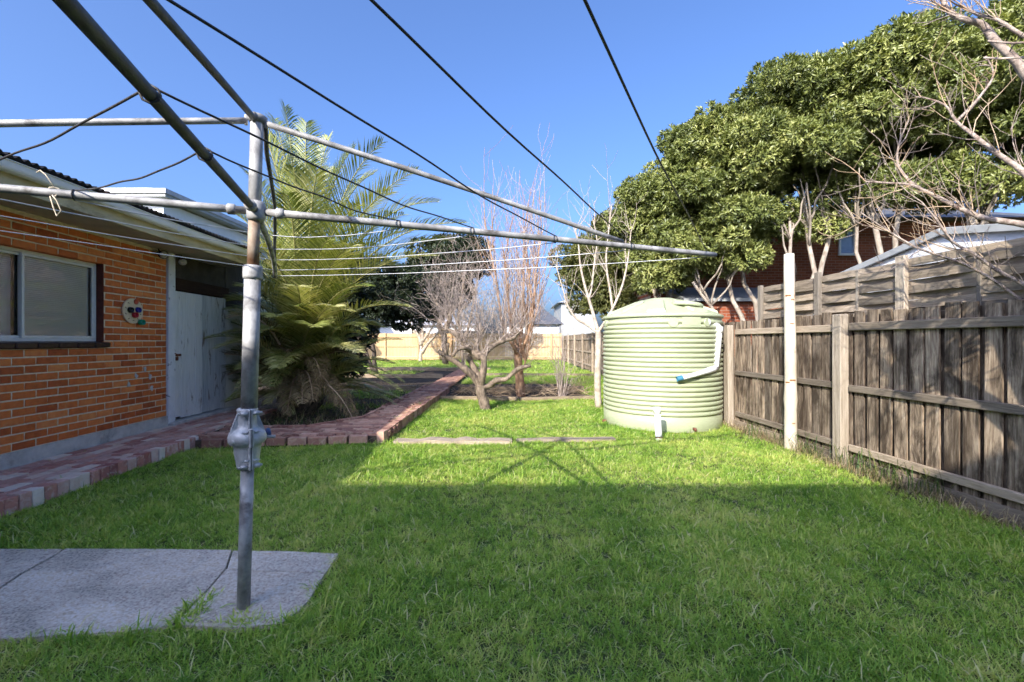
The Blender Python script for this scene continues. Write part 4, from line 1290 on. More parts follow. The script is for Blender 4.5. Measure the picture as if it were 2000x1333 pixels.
# houses beyond the back fence
def far_house(x0, x1, y, hw, hr, lab, m, rm, name="far_house"):
    e = empty(name, ((x0 + x1) / 2, y, 0), 0, label=lab, cat="house")
    w = (x1 - x0) / 2
    MB().box((0, 4, hw / 2), (2 * w, 8, hw)).build("wall", m, e)
    MB().add([(-w - .4, -.4, hw), (w + .4, -.4, hw), (w + .4, 8.4, hw), (-w - .4, 8.4, hw), (-w * .25, 4, hw + hr), (w * .25, 4, hw + hr)], [(0, 1, 5, 4), (1, 2, 5), (2, 3, 4, 5), (3, 0, 4), (3, 2, 1, 0)]).build("roof", rm, e)
    return e
fh = far_house(P(985, 0, 38).x, P(1092, 0, 38).x, 38, P(0, 634, 38).z, 2.2, "white walled house with slate roof beyond the pine fence", M['render'], M['darkroof'])
fh2 = far_house(-12, P(925, 0, 40).x, 40, P(0, 636, 40).z, 1.2, "low pale house beyond the pine fence behind the bare trees", M['render'], M['greyroof'])
for x in (2.0, 4.4, 6.6):
    hwindow(fh2, x - 3.4, x - 2.0, 1.0, 2.4, -.03, 'glass')
far_house(P(1096, 0, 46).x, P(1125, 0, 46).x + 2, 46, 5.4, 0.8, "tall pale house far off beyond the side fence", M['capping'], M['greyroof'])

# ------------------------------------------------------------------ trees
def leaves(name, pos, dirs_, nrm, L, W, rnd, m, fold=0.18):
    "leaf-sized faces: base, two shoulders, tip"
    n = len(pos)
    d = dirs_ / np.linalg.norm(dirs_, axis=1, keepdims=True)
    s = np.cross(d, nrm); s /= (np.linalg.norm(s, axis=1, keepdims=True) + 1e-9)
    u = np.cross(s, d)
    L = L[:, None]; W = W[:, None]
    v0 = pos
    v1 = pos + d * L * .45 + s * W * .5 + u * W * fold
    v2 = pos + d * L - u * L * .06
    v3 = pos + d * L * .45 - s * W * .5 + u * W * fold
    V = np.stack([v0, v1, v2, v3], 1).reshape(-1, 3)
    b = np.arange(n)[:, None] * 4
    Fc = np.concatenate([b + np.array([[0, 1, 2]]), b + np.array([[0, 2, 3]])], 1).reshape(-1, 3)
    return np_mesh(name, V, Fc, m, np.repeat(rnd, 4))

def rand_dirs(rs, n):
    v = rs.normal(size=(n, 3))
    return v / np.linalg.norm(v, axis=1, keepdims=True)

def crown_mesh(blobs, seed, sprigs_per_m2, leaf_n, leafL, leafW, m, hang=0.0, inner=0.25, spread=1.0):
    "blobs: list of (centre, radius xyz); sprigs of leaves over the blob surfaces"
    rs = np.random.RandomState(seed)
    allp, alld, alln, allr = [], [], [], []
    for c, r in blobs:
        c = np.array(c); r = np.array(r)
        area = 4 * math.pi * (r.mean()) ** 2
        ns = max(6, int(area * sprigs_per_m2))
        d = rand_dirs(rs, ns)
        d = d[d[:, 2] > -0.75]
        rad = 1 - inner * rs.rand(len(d)) ** 1.5 + 0.10 * rs.rand(len(d))
        p = c + d * r * rad[:, None]
        tone = rs.rand() * .35
        srnd = np.clip(tone + rs.rand(len(d)) * .5, 0, 1)
        for k in range(leaf_n):
            ld = d * 0.9 + rand_dirs(rs, len(d)) * spread
            ld[:, 2] -= hang
            allp.append(p + rand_dirs(rs, len(d)) * 0.03)
            alld.append(ld)
            alln.append(d + rand_dirs(rs, len(d)) * 0.6 + np.array([0, 0, .5]))
            allr.append(np.clip(srnd + (rs.rand(len(d)) - .5) * .35, 0, 1))
    p = np.concatenate(allp); n = len(p)
    return leaves("crown", p, np.concatenate(alld), np.concatenate(alln), leafL * rs.uniform(.65, 1.25, n), leafW * rs.uniform(.7, 1.2, n), np.concatenate(allr), m)

def sub_blobs(c, r, n, sub, seed, bottom=-0.6):
    "lumps scattered over a larger ellipsoid"
    rr = random.Random(seed)
    out = []
    c = Vector(c)
    while len(out) < n:
        d = Vector((rr.gauss(0, 1), rr.gauss(0, 1), rr.gauss(0, 1))).normalized()
        if d.z < bottom: continue
        k = rr.uniform(.45, .98)
        s = sub * rr.uniform(.65, 1.35)
        k *= rr.uniform(.94, 1.07)
        out.append(((c.x + d.x * r[0] * k, c.y + d.y * r[1] * k, c.z + d.z * r[2] * k), (s * 1.1, s * 1.1, s * .8)))
    return out

def bent(a, b, n, wob, rr, sagz=0.0):
    a, b = Vector(a), Vector(b)
    L = (b - a).length
    pts = [a.copy()]
    off = Vector((0, 0, 0))
    for i in range(1, n):
        t = i / n
        off = off * .6 + Vector((rr.uniform(-1, 1), rr.uniform(-1, 1), rr.uniform(-.6, .6))) * wob * L
        p = a.lerp(b, t) + off * math.sin(math.pi * t)
        p.z -= sagz * 4 * t * (1 - t)
        pts.append(p)
    pts.append(b.copy())
    return pts

def taper(r0, r1, n):
    return [r0 + (r1 - r0) * i / n for i in range(n + 1)]

# --- evergreen hedge trees over the side fence
HG = "evergreen trees over the side fence"
def hedge_tree(base, stems, c, r, nb, sub, seed, lab, dens=88, extra=()):
    nb, sub = int(nb * 1.75), sub * .76
    rr = random.Random(seed)
    t = empty("hedge_tree", base, label=lab, cat="tree", group=HG)
    base = Vector(base)
    tr = MB()
    for (tx, ty, tz, r0) in stems:
        e = Vector((tx, ty, tz))
        b0 = base + Vector((rr.uniform(-.25, .25), rr.uniform(-.25, .25), -.1))
        pts = [p - base for p in bent(b0, e, 9, .05, rr)]
        tr.tube(pts, taper(r0 * .8, r0 * .4, 9), 8)
        for k in range(6):
            q = pts[rr.randrange(7, 9)]
            g = q + Vector((rr.uniform(-.6, .6), rr.uniform(-.6, .6), rr.uniform(.7, 1.5)))
            tr.tube(bent(q, g, 5, .06, rr), taper(r0 * .35, .012, 5), 5)
    tr.build("trunk", M['bark_hedge'], t)
    blobs = sub_blobs(c, r, nb, sub, seed) + [(Vector(q[0]), q[1]) for q in extra]
    blobs = [((b[0][0] - base.x, b[0][1] - base.y, b[0][2] - base.z), b[1]) for b in blobs]
    me = crown_mesh(blobs, seed, dens, 9, 0.105, 0.036, M['leaf_hedge'])
    place("crown", me, t)
    return t
def PR(px, py, Y, rpx, fy=1.0):
    p = P(px, py, Y); r = rpx / F * Y
    return p, (r, r * fy, r)
c, r = PR(1300, 430, 12.2, 98)
hedge_tree((4.9, 12.4, 0), [(4.4, 12.2, 3.6, .09), (3.8, 12.0, 3.0, .07)], c, r, 50, .42, 41, "low rounded evergreen tree leaning out above the water tank", extra=sub_blobs(P(1275, 530, 12.2), (1.0, .8, .75), 18, .36, 3))
c, r = PR(1405, 345, 11.4, 118)
hedge_tree((6.2, 11.2, 0), [(5.2, 11.3, 4.0, .10), (4.6, 11.2, 2.9, .085), (6.0, 11.6, 4.4, .10)], c, r, 62, .45, 42, "rounded evergreen tree with pale stems leaning over the low brick wall", extra=sub_blobs(P(1390, 490, 11.0), (1.35, .9, .7), 26, .34, 4))
c, r = PR(1555, 275, 10.6, 140)
hedge_tree((7.3, 10.4, 0), [(6.9, 10.4, 4.6, .10), (7.6, 10.6, 5.0, .10), (6.5, 10.3, 4.2, .08)], c, r, 72, .46, 43, "dense evergreen tree before the window of the red brick house", extra=sub_blobs(P(1500, 440, 10.6), (1.3, .9, .6), 18, .34, 5))
c, r = PR(1725, 235, 10.0, 150)
hedge_tree((8.2, 9.9, 0), [(8.1, 9.9, 5.0, .11), (8.8, 10.1, 5.4, .10), (7.7, 9.8, 4.4, .08)], c, r, 74, .46, 44, "tallest evergreen tree rising behind the white shed roof", extra=sub_blobs(P(1740, 380, 10.0), (1.6, .9, .5), 16, .38, 6))
c, r = PR(1915, 205, 9.6, 160)
hedge_tree((10.0, 9.5, 0), [(9.9, 9.5, 4.8, .11), (10.6, 9.7, 5.2, .10)], c, r, 76, .46, 45, "evergreen tree at the end of the row over the shed ridge", extra=sub_blobs(P(1900, 370, 9.6), (1.7, .9, .5), 18, .38, 7))
c, r = PR(2110, 190, 9.6, 150)
hedge_tree((12.2, 9.5, 0), [(12.2, 9.5, 4.8, .11)], c, r, 40, .5, 46, "evergreen tree farthest along the row, beyond the shed gable", dens=70)

# --- other leafy trees
def leafy(name, base, stems, groups, m, lab, seed, dens, leaf=(0.09, 0.045), bark='bark_dark', hang=.2, leaf_n=8):
    rr = random.Random(seed)
    base = Vector(base)
    t = empty(name, base, label=lab, cat="tree")
    tr = MB()
    for (e, r0) in stems:
        pts = [p - base for p in bent(base - Vector((0, 0, .1)), e, 8, .06, rr)]
        tr.tube(pts, taper(r0, r0 * .4, 8), 8)
        for k in range(7):
            q = pts[rr.randrange(3, 8)]
            g = q + Vector((rr.uniform(-1, 1), rr.uniform(-.8, .8), rr.uniform(.1, 1.0))) * .9
            tr.tube(bent(q, g, 5, .08, rr), taper(r0 * .35, .01, 5), 5)
    tr.build("trunk", M[bark], t)
    blobs = []
    for i_, (c, r, n_, s) in enumerate(groups):
        blobs += sub_blobs(c, r, n_, s, seed * 3 + i_, -0.8)
    blobs = [((b[0][0] - base.x, b[0][1] - base.y, b[0][2] - base.z), b[1]) for b in blobs]
    place("crown", crown_mesh(blobs, seed, dens, leaf_n, leaf[0], leaf[1], m, hang), t)
leafy("citrus_tree", (-5.3, 10.0, 0), [((-5.1, 10.0, 1.8), .07), ((-4.6, 9.9, 1.6), .05)], [((-4.9, 10.0, 1.35), (1.5, .8, 1.25), 46, .38)], M['leaf_dark'], "low dark leaved shrub filling the gap between palm and shed", 60, 70, (0.11, .055))
b0 = G(733, 738)
leafy("citrus_tree", b0, [(P(735, 600, b0.y), .10), (P(690, 600, b0.y), .09)], [(P(740, 585, b0.y), (1.7, 1.4, 1.35), 46, .42), (P(670, 560, b0.y), (1.5, 1.3, 1.6), 34, .42)], M['leaf_dark'], "dark glossy leaved tree with forked trunk behind the palm", 61, 60, (0.12, .06))
leafy("citrus_tree", (-5.9, 12.6, 0), [((-5.6, 12.6, 2.6), .10), ((-4.9, 12.4, 2.2), .07)], [((-5.3, 12.6, 2.6), (1.5, 1.2, 1.3), 44, .42)], M['leaf_dark'], "dark dense tree standing close behind the palm fronds", 62, 65, (0.11, .055))
p_ = P(870, 500, 26)
leafy("dark_tree", (p_.x, 26, 0), [(p_, .2)], [(P(880, 510, 26), (2.0, 1.5, 1.5), 30, .7), (P(850, 580, 26), (2.2, 1.5, 1.6), 22, .7)], M['leaf_dark'], "broad dark tree beyond the bare twigs near the back fence", 63, 26, (0.2, .09))
p_ = P(1150, 540, 17)
leafy("olive_tree", (4.4, 17, 0), [((3.5, 17, 3.0), .12), ((4.0, 17, 3.4), .1)], [(P(1160, 540, 17), (1.35, 1.2, 1.7), 46, .45), (P(1215, 560, 16), (1.2, 1.2, 1.5), 28, .45), (P(1180, 460, 17), (.8, .8, .7), 12, .4)], M['leaf_olive'], "olive green bushy tree over the side fence beyond the tank", 64, 60, (0.12, .045), 'bark_grey', .3)

# --- bare trees
def shoot(mb, p, d, L, r0, rr, nseg=5, wob=.12, upward=.15, sub=3, subL=.45, depth=1, sides=4, rmin=.0025):
    "a wavy twig with side twigs"
    pts = [Vector(p)]
    d = Vector(d).normalized()
    for i in range(nseg):
        d = (d + Vector((rr.gauss(0, wob), rr.gauss(0, wob), rr.gauss(0, wob) + upward))).normalized()
        pts.append(pts[-1] + d * (L / nseg))
    rads = [max(rmin, r0 * (1 - .8 * i / nseg)) for i in range(nseg + 1)]
    mb.tube(pts, rads, sides, cap=False)
    if depth > 0:
        for k in range(sub):
            i = rr.randrange(1, nseg + 1)
            dd = (pts[i] - pts[i - 1]).normalized()
            side = dd.cross(Vector((rr.gauss(0, 1), rr.gauss(0, 1), rr.gauss(0, 1)))).normalized()
            shoot(mb, pts[i - 1].lerp(pts[i], rr.random()), dd * .7 + side * rr.uniform(.5, 1.0), L * subL * rr.uniform(.5, 1.2), rads[i] * .65, rr, max(3, nseg - 1), wob * 1.15, upward, max(2, sub - 1), subL, depth - 1, 3, rmin)
    return pts

def limb(mb, pxs, r0, r1, base, knob=0.0, rr=None, n=10, sub=3):
    "tapered limb through photo points (px, py, depth)"
    pts = [P(*q) - base for q in pxs]
    # smooth by Catmull-Rom
    out = []
    for i in range(len(pts) - 1):
        a = pts[max(0, i - 1)]; b = pts[i]; c = pts[i + 1]; d = pts[min(len(pts) - 1, i + 2)]
        for k in range(sub):
            t = k / sub
            out.append(0.5 * ((2 * b) + (c - a) * t + (2 * a - 5 * b + 4 * c - d) * t * t + (3 * b - a - 3 * c + d) * t ** 3))
    out.append(pts[-1])
    m_ = len(out) - 1
    rads = [(r0 + (r1 - r0) * i / m_) * (1 + (rr.uniform(-knob, knob) if rr else 0)) for i in range(m_ + 1)]
    mb.tube(out, rads, n)
    return out

# gnarled pollarded tree
rr = random.Random(77)
base = G(947, 801)
t = empty("gnarled_tree", base, label="gnarled pollarded bare tree with stubby limbs on the lawn edge", cat="tree")
Yg = base.y
tr = MB()
limb(tr, [(949, 803, Yg), (945, 785, Yg), (939, 766, Yg), (938, 752, Yg)], .115, .095, base, .08, rr, 12)
L1 = limb(tr, [(938, 760, Yg), (930, 742, Yg), (913, 725, Yg - .1), (893, 709, Yg - .15), (872, 697, Yg - .2), (856, 686, Yg - .2)], .085, .045, base, .14, rr)
L1b = limb(tr, [(868, 695, Yg - .2), (873, 683, Yg - .25), (875, 672, Yg - .3)], .045, .03, base, .12, rr)
L2 = limb(tr, [(938, 757, Yg), (935, 738, Yg + .05), (926, 720, Yg + .1), (918, 704, Yg + .1), (912, 694, Yg + .1)], .075, .06, base, .14, rr)
L3 = limb(tr, [(939, 757, Yg), (942, 735, Yg - .1), (945, 715, Yg - .1), (944, 700, Yg - .1), (935, 694, Yg)], .072, .062, base, .14, rr)
L4 = limb(tr, [(941, 757, Yg), (957, 753, Yg), (968, 744, Yg - .1), (980, 742, Yg - .15), (990, 740, Yg - .2), (1003, 728, Yg - .2), (1016, 719, Yg - .25), (1036, 715, Yg - .3)], .066, .035, base, .18, rr)
L5 = limb(tr, [(940, 698, Yg), (925, 690, Yg), (912, 678, Yg), (900, 665, Yg), (888, 652, Yg), (876, 645, Yg), (862, 643, Yg)], .075, .04, base, .16, rr)
L6 = limb(tr, [(872, 647, Yg), (874, 634, Yg), (880, 622, Yg), (875, 611, Yg)], .05, .034, base, .16, rr)
L7 = limb(tr, [(920, 686, Yg), (908, 680, Yg - .2), (893, 684, Yg - .3), (884, 696, Yg - .35)], .045, .035, base, .16, rr)
L8 = limb(tr, [(944, 698, Yg), (955, 682, Yg + .1), (972, 671, Yg + .2), (990, 664, Yg + .25), (1004, 660, Yg + .3), (1013, 646, Yg + .3)], .06, .035, base, .16, rr)
L9 = limb(tr, [(936, 694, Yg), (930, 678, Yg + .1), (936, 660, Yg + .2), (945, 642, Yg + .2)], .055, .03, base, .15, rr)
tr.build("trunk", M['bark_grey'], t)
tw = MB()
for Lm, n_, ll in ((L5, 17, 1.25), (L6, 14, 1.2), (L8, 18, 1.35), (L9, 16, 1.4), (L1, 3, .5), (L7, 3, .4), (L2, 3, .8), (L3, 4, .9)):
    for k in range(n_):
        i = rr.randrange(len(Lm) // 3, len(Lm))
        shoot(tw, Lm[i], (rr.gauss(0, .55), rr.gauss(0, .5), rr.uniform(.5, 1.4)), ll * rr.uniform(.5, 1.25), .0085, rr, 6, .17, .10, 5, .5, 2, 4, .0028)
tw.build("twigs", M['twig_grey'], t, kind="stuff")

# tall copper barked tree with upright shoots
rr = random.Random(78)
base = G(1018, 775)
t = empty("copper_barked_tree", base, label="tall bare tree with upright coppery shoots in the soil bed", cat="tree")
Yc = base.y
tr = MB()
T0 = limb(tr, [(1018, 777, Yc), (1016, 755, Yc), (1014, 730, Yc), (1012, 705, Yc), (1012, 688, Yc)], .125, .095, base, .06, rr, 12)
forks = []
for (pxs, r0) in (([(1012, 690, Yc), (1006, 670, Yc), (1000, 640, Yc), (994, 600, Yc), (990, 555, Yc), (986, 500, Yc)], .06),
                  ([(1012, 690, Yc), (1016, 665, Yc + .2), (1020, 630, Yc + .2), (1022, 580, Yc + .2), (1023, 520, Yc + .2), (1024, 460, Yc + .2)], .06),
                  ([(1013, 692, Yc), (1026, 670, Yc - .2), (1036, 635, Yc - .2), (1042, 590, Yc - .2), (1047, 530, Yc - .2), (1056, 470, Yc - .2)], .055),
                  ([(1011, 694, Yc), (1000, 672, Yc - .3), (985, 650, Yc - .3), (976, 600, Yc - .3), (968, 540, Yc - .3), (955, 480, Yc - .3)], .05),
                  ([(1013, 705, Yc), (1022, 690, Yc + .3), (1028, 650, Yc + .3), (1030, 590, Yc + .3), (1036, 520, Yc + .3)], .04),
                  ([(1015, 735, Yc), (1024, 715, Yc - .2), (1030, 690, Yc - .2), (1040, 640, Yc - .2), (1050, 600, Yc - .2)], .028)):
    forks.append(limb(tr, pxs, r0, .016, base, .08, rr, 7))
tr.build("trunk", M['bark_copper'], t)
tw, tc_ = MB(), MB()
for Lm in forks:
    for k in range(22):
        i = rr.randrange(len(Lm) // 4, len(Lm))
        shoot(tw if rr.random() < .45 else tc_, Lm[i], (rr.gauss(0, .26), rr.gauss(0, .3), 1), rr.uniform(.8, 2.6), .012, rr, 8, .08, .12, 4, .4, 1, 4, .0036)
    for k in range(10):
        i = rr.randrange(0, len(Lm) // 2)
        shoot(tw, Lm[i], (rr.gauss(0, .7), rr.gauss(0, .6), .5), rr.uniform(.5, 1.1), .007, rr, 6, .16, .08, 4, .5, 1, 4, .003)
tw.build("twigs", M['twig_grey'], t, kind="stuff")

tc_.build("coppery_shoots", M['bark_copper'], t, kind="stuff")
# pale barked young tree by the tank
rr = random.Random(79)
base = G(1169, 797)
t = empty("pale_barked_tree", base, label="young pale barked bare tree growing against the side of the tank", cat="tree")
Yp = base.y
tr = MB()
T0 = limb(tr, [(1169, 799, Yp), (1167, 750, Yp), (1168, 700, Yp), (1169, 660, Yp), (1168, 645, Yp)], .075, .06, base, .05, rr, 12)
forks = []
for (pxs, r0) in (([(1168, 648, Yp), (1160, 618, Yp), (1150, 585, Yp), (1140, 550, Yp), (1133, 515, Yp), (1130, 480, Yp), (1122, 440, Yp)], .042),
                  ([(1169, 648, Yp), (1185, 625, Yp - .1), (1198, 600, Yp - .1), (1215, 560, Yp - .1), (1226, 510, Yp - .1), (1232, 455, Yp - .1)], .04),
                  ([(1196, 604, Yp - .1), (1192, 570, Yp), (1186, 535, Yp), (1184, 500, Yp), (1189, 450, Yp), (1195, 400, Yp)], .028),
                  ([(1167, 650, Yp), (1148, 636, Yp + .2), (1125, 622, Yp + .2), (1108, 595, Yp + .2), (1098, 560, Yp + .2), (1086, 520, Yp + .2)], .03),
                  ([(1150, 585, Yp), (1156, 560, Yp), (1160, 520, Yp), (1166, 470, Yp), (1158, 430, Yp)], .024)):
    forks.append(limb(tr, pxs, r0, .010, base, .06, rr, 7))
tr.build("trunk", M['bark_pale'], t)
tw = MB()
for Lm in forks:
    for k in range(9):
        i = rr.randrange(len(Lm) // 3, len(Lm))
        shoot(tw, Lm[i], (rr.gauss(0, .5), rr.gauss(0, .4), .9), rr.uniform(.4, .95), .009, rr, 5, .12, .15, 3, .45, 1, 4, .003)
tw.build("twigs", M['bark_pale'], t, kind="stuff")

# white stemmed bare tree near the back fence
rr = random.Random(80)
def bare_far(name, px, py, lab, tops, m, r0, spread, seed, ntw, tl):
    rr = random.Random(seed)
    base = G(px, py)
    t = empty(name, base, label=lab, cat="tree")
    tr, tw = MB(), MB()
    Y = base.y
    for (pxs) in tops:
        Lm = limb(tr, [(a, b, Y + c) for a, b, c in pxs], r0, r0 * .3, base, .08, rr, 7)
        for k in range(ntw):
            i = rr.randrange(len(Lm) // 3, len(Lm))
            shoot(tw, Lm[i], (rr.gauss(0, spread), rr.gauss(0, spread), .8), tl * rr.uniform(.5, 1.2), r0 * .16, rr, 5, .18, .08, 4, .5, 1, 3, .006)
    tr.build("trunk", m, t)
    tw.build("twigs", M['twig_grey'], t, kind="stuff")
bare_far("white_stemmed_tree", 822, 707, "small pale stemmed bare tree in front of the pine fence", [
    [(821, 709, 0), (822, 690, 0), (825, 668, 0), (838, 650, 0), (850, 630, 0)], [(824, 690, 0), (833, 675, 0), (846, 660, .2), (862, 646, .2)], [(823, 675, 0), (818, 655, 0), (806, 645, 0), (800, 625, 0)], [(825, 668, 0), (826, 650, 0), (820, 620, 0)]], M['bark_pale'], .14, .7, 81, 16, 1.9)
bare_far("bare_shrub_tree", 964, 704, "low spreading bare tree by the pine fence behind the gnarled tree", [
    [(964, 705, 0), (958, 690, 0), (950, 675, 0), (940, 640, 0)], [(964, 704, 0), (972, 688, 0), (980, 672, 0), (988, 640, 0)], [(962, 700, 0), (965, 670, 0), (962, 620, 0)]], M['bark_grey'], .08, .8, 82, 14, 2.0)
bare_far("grey_twiggy_tree", 905, 716, "wide bare tree with fine grey twigs above the garden path", [
    [(905, 717, 0), (903, 690, 0), (900, 650, 0), (880, 600, 0), (862, 550, 0)], [(903, 680, 0), (915, 640, 0), (925, 590, 0), (935, 540, 0)], [(902, 670, 0), (895, 620, .3), (905, 560, .3), (900, 520, .3)], [(900, 660, 0), (875, 620, -.3), (850, 590, -.3), (838, 560, -.3)]], M['bark_grey'], .10, .8, 83, 20, 2.4)
# stick shrub
rr = random.Random(84)
base = G(1096, 778)
t = empty("stick_shrub", base, label="leafless shrub of thin upright sticks by the timber edging", cat="shrub")
tw = MB()
for k in range(34):
    a = rr.uniform(0, 6.28); s = rr.uniform(0, .22)
    shoot(tw, (math.cos(a) * s * .5, math.sin(a) * s * .5, -.02), (math.cos(a) * s * 1.4, math.sin(a) * s * 1.4, 1), rr.uniform(.5, 1.9), .008, rr, 6, .07, .03, 2, .4, 1, 4, .0035)
tw.build("stems", M['twig_grey'], t, kind="stuff")
# dead prunings on the soil bed
tw = MB()
for k in range(170):
    x = rr.uniform(-1.6, 1.9); y = rr.uniform(10.7, 12.6)
    if -.6 < x < -.1 and rr.random() < .3: continue
    a = rr.uniform(0, 6.28)
    shoot(tw, (x, y, rr.uniform(.02, .15)), (math.cos(a), math.sin(a), rr.uniform(.0, .5)), rr.uniform(.3, .9), .008, rr, 4, .15, -.03, 2, .5, 1, 3, .003)
tw.build("prunings", M['twig_tan'], None, label="dry prunings heaped on the soil bed under the bare trees", cat="prunings", kind="stuff")

# bare tree at the side whose boughs reach into the picture
rr = random.Random(90)
base = Vector((3.42, 2.25, 0))
t = empty("fruit_tree", base, label="bare fruit tree reaching pale boughs over the paling fence", cat="tree")
tr = MB()
def wl3(pts, r0, r1, n=9, knob=.07, sub=3):
    m_ = []
    pts = [Vector(p) for p in pts]
    for i in range(len(pts) - 1):
        a = pts[max(0, i - 1)]; b = pts[i]; c = pts[i + 1]; d = pts[min(len(pts) - 1, i + 2)]
        for k in range(sub):
            q = k / sub
            m_.append(0.5 * ((2 * b) + (c - a) * q + (2 * a - 5 * b + 4 * c - d) * q * q + (3 * b - a - 3 * c + d) * q ** 3) - base)
    m_.append(pts[-1] - base)
    rads = [(r0 + (r1 - r0) * i / (len(m_) - 1)) * (1 + rr.uniform(-knob, knob)) for i in range(len(m_))]
    tr.tube(m_, rads, n)
    return m_
fork = Vector((3.38, 2.15, 1.05))
wl3([base + Vector((0, 0, -.1)), (3.44, 2.22, .5), fork], .085, .07)
B1 = wl3([fork, (3.5, 2.5, 1.6), (3.62, 2.85, 2.05), P(2010, 441, 3.25), P(1930, 428, 3.4), P(1885, 412, 3.5), P(1830, 385, 3.6), P(1780, 362, 3.7), P(1735, 358, 3.75), P(1690, 355, 3.8)], .032, .006)
B1b = wl3([P(1785, 364, 3.7), P(1760, 335, 3.75), P(1752, 310, 3.8), P(1758, 275, 3.8), P(1775, 235, 3.85)], .014, .005, 6)
B2 = wl3([fork, (3.45, 2.45, 1.9), (3.6, 2.75, 2.5), P(2030, 355, 3.1), P(1985, 325, 3.2), P(1940, 295, 3.3), P(1900, 263, 3.4), P(1868, 238, 3.5), P(1845, 205, 3.55), P(1800, 190, 3.6)], .030, .005)
B2b = wl3([P(1868, 238, 3.5), P(1900, 205, 3.5), P(1932, 165, 3.5), P(1940, 140, 3.5), P(1925, 110, 3.5)], .012, .005, 6)
B3 = wl3([fork, (3.2, 2.2, 2.0), (3.15, 2.4, 3.0), P(2040, 180, 2.75), P(1985, 120, 2.8), P(1945, 82, 2.85), P(1920, 50, 2.9), P(1890, 40, 2.9), P(1855, 25, 2.95), P(1835, -15, 3.0), P(1815, -60, 3.1)], .036, .010)
B3b = wl3([P(2050, 90, 2.7), P(1995, 68, 2.75), P(1950, 40, 2.8), P(1910, 30, 2.85), P(1880, 12, 2.9)], .014, .005, 7)
B4 = wl3([fork, (3.5, 2.6, 1.45), (3.6, 3.0, 1.65), P(2010, 562, 3.3), P(1950, 530, 3.4), P(1900, 495, 3.45), P(1860, 472, 3.5), P(1830, 430, 3.55), P(1800, 395, 3.6)], .022, .005, 7)
B5 = wl3([(3.6, 3.0, 1.65), P(2000, 590, 3.35), P(1940, 548, 3.4), P(1880, 515, 3.45), P(1800, 488, 3.5), P(1740, 455, 3.6), P(1680, 415, 3.65)], .014, .005, 6)
# boughs outside the picture that throw shadows on the fence
S1 = wl3([fork, (3.1, 1.8, 1.9), (2.75, 1.35, 2.7), (2.5, .9, 3.3), (2.3, .5, 3.9)], .05, .015)
S2 = wl3([(3.1, 1.8, 1.9), (3.0, 1.3, 2.4), (2.9, .7, 2.8), (2.7, .1, 3.1)], .04, .015)
S3 = wl3([fork, (3.25, 1.7, 2.0), (3.1, 1.3, 2.9), (3.2, .9, 3.6)], .04, .012)
S4 = wl3([fork, (3.05, 2.1, 1.85), (2.75, 2.05, 2.4), (2.55, 1.9, 2.8), (2.35, 1.7, 3.15)], .055, .02)
S5 = wl3([(2.75, 2.05, 2.4), (2.62, 2.0, 2.3), (2.5, 1.95, 2.5), (2.42, 1.85, 2.75)], .035, .015)
tr.build("trunk", M['bark_fruit'], t)
tw, tw2 = MB(), MB()
def oncam(i, Lm):
    return Lm[i]
for Lm, n_, ll in ((B1, 20, .55), (B1b, 8, .35), (B2, 18, .5), (B2b, 6, .3), (B3, 18, .45), (B3b, 10, .35), (B4, 18, .5), (B5, 18, .5)):
    for k in range(n_):
        i = rr.randrange(len(Lm) // 3, len(Lm))
        d_ = (Lm[i] - Lm[i - 1]).normalized()
        shoot(tw if rr.random() < .6 else tw2, Lm[i], d_ * .5 + Vector((rr.gauss(-.1, .5), rr.gauss(.1, .35), rr.gauss(.35, .5))), ll * rr.uniform(.4, 1.3), .0048, rr, 5, .13, .07, 3, .5, 1, 4, .0018)
for Lm in (S1, S2, S3, S4, S4, S5):
    for k in range(26):
        i = rr.randrange(len(Lm) // 2, len(Lm))
        shoot(tw, Lm[i], (rr.gauss(.35, .35), rr.gauss(-.55, .35), rr.gauss(.2, .45)), rr.uniform(.25, .55), .015, rr, 5, .13, .05, 4, .5, 1, 4, .006)
tw.build("twigs", M['bark_fruit'], t, kind="stuff")
tw2.build("young_shoots", M['twig_tan'], t, kind="stuff")

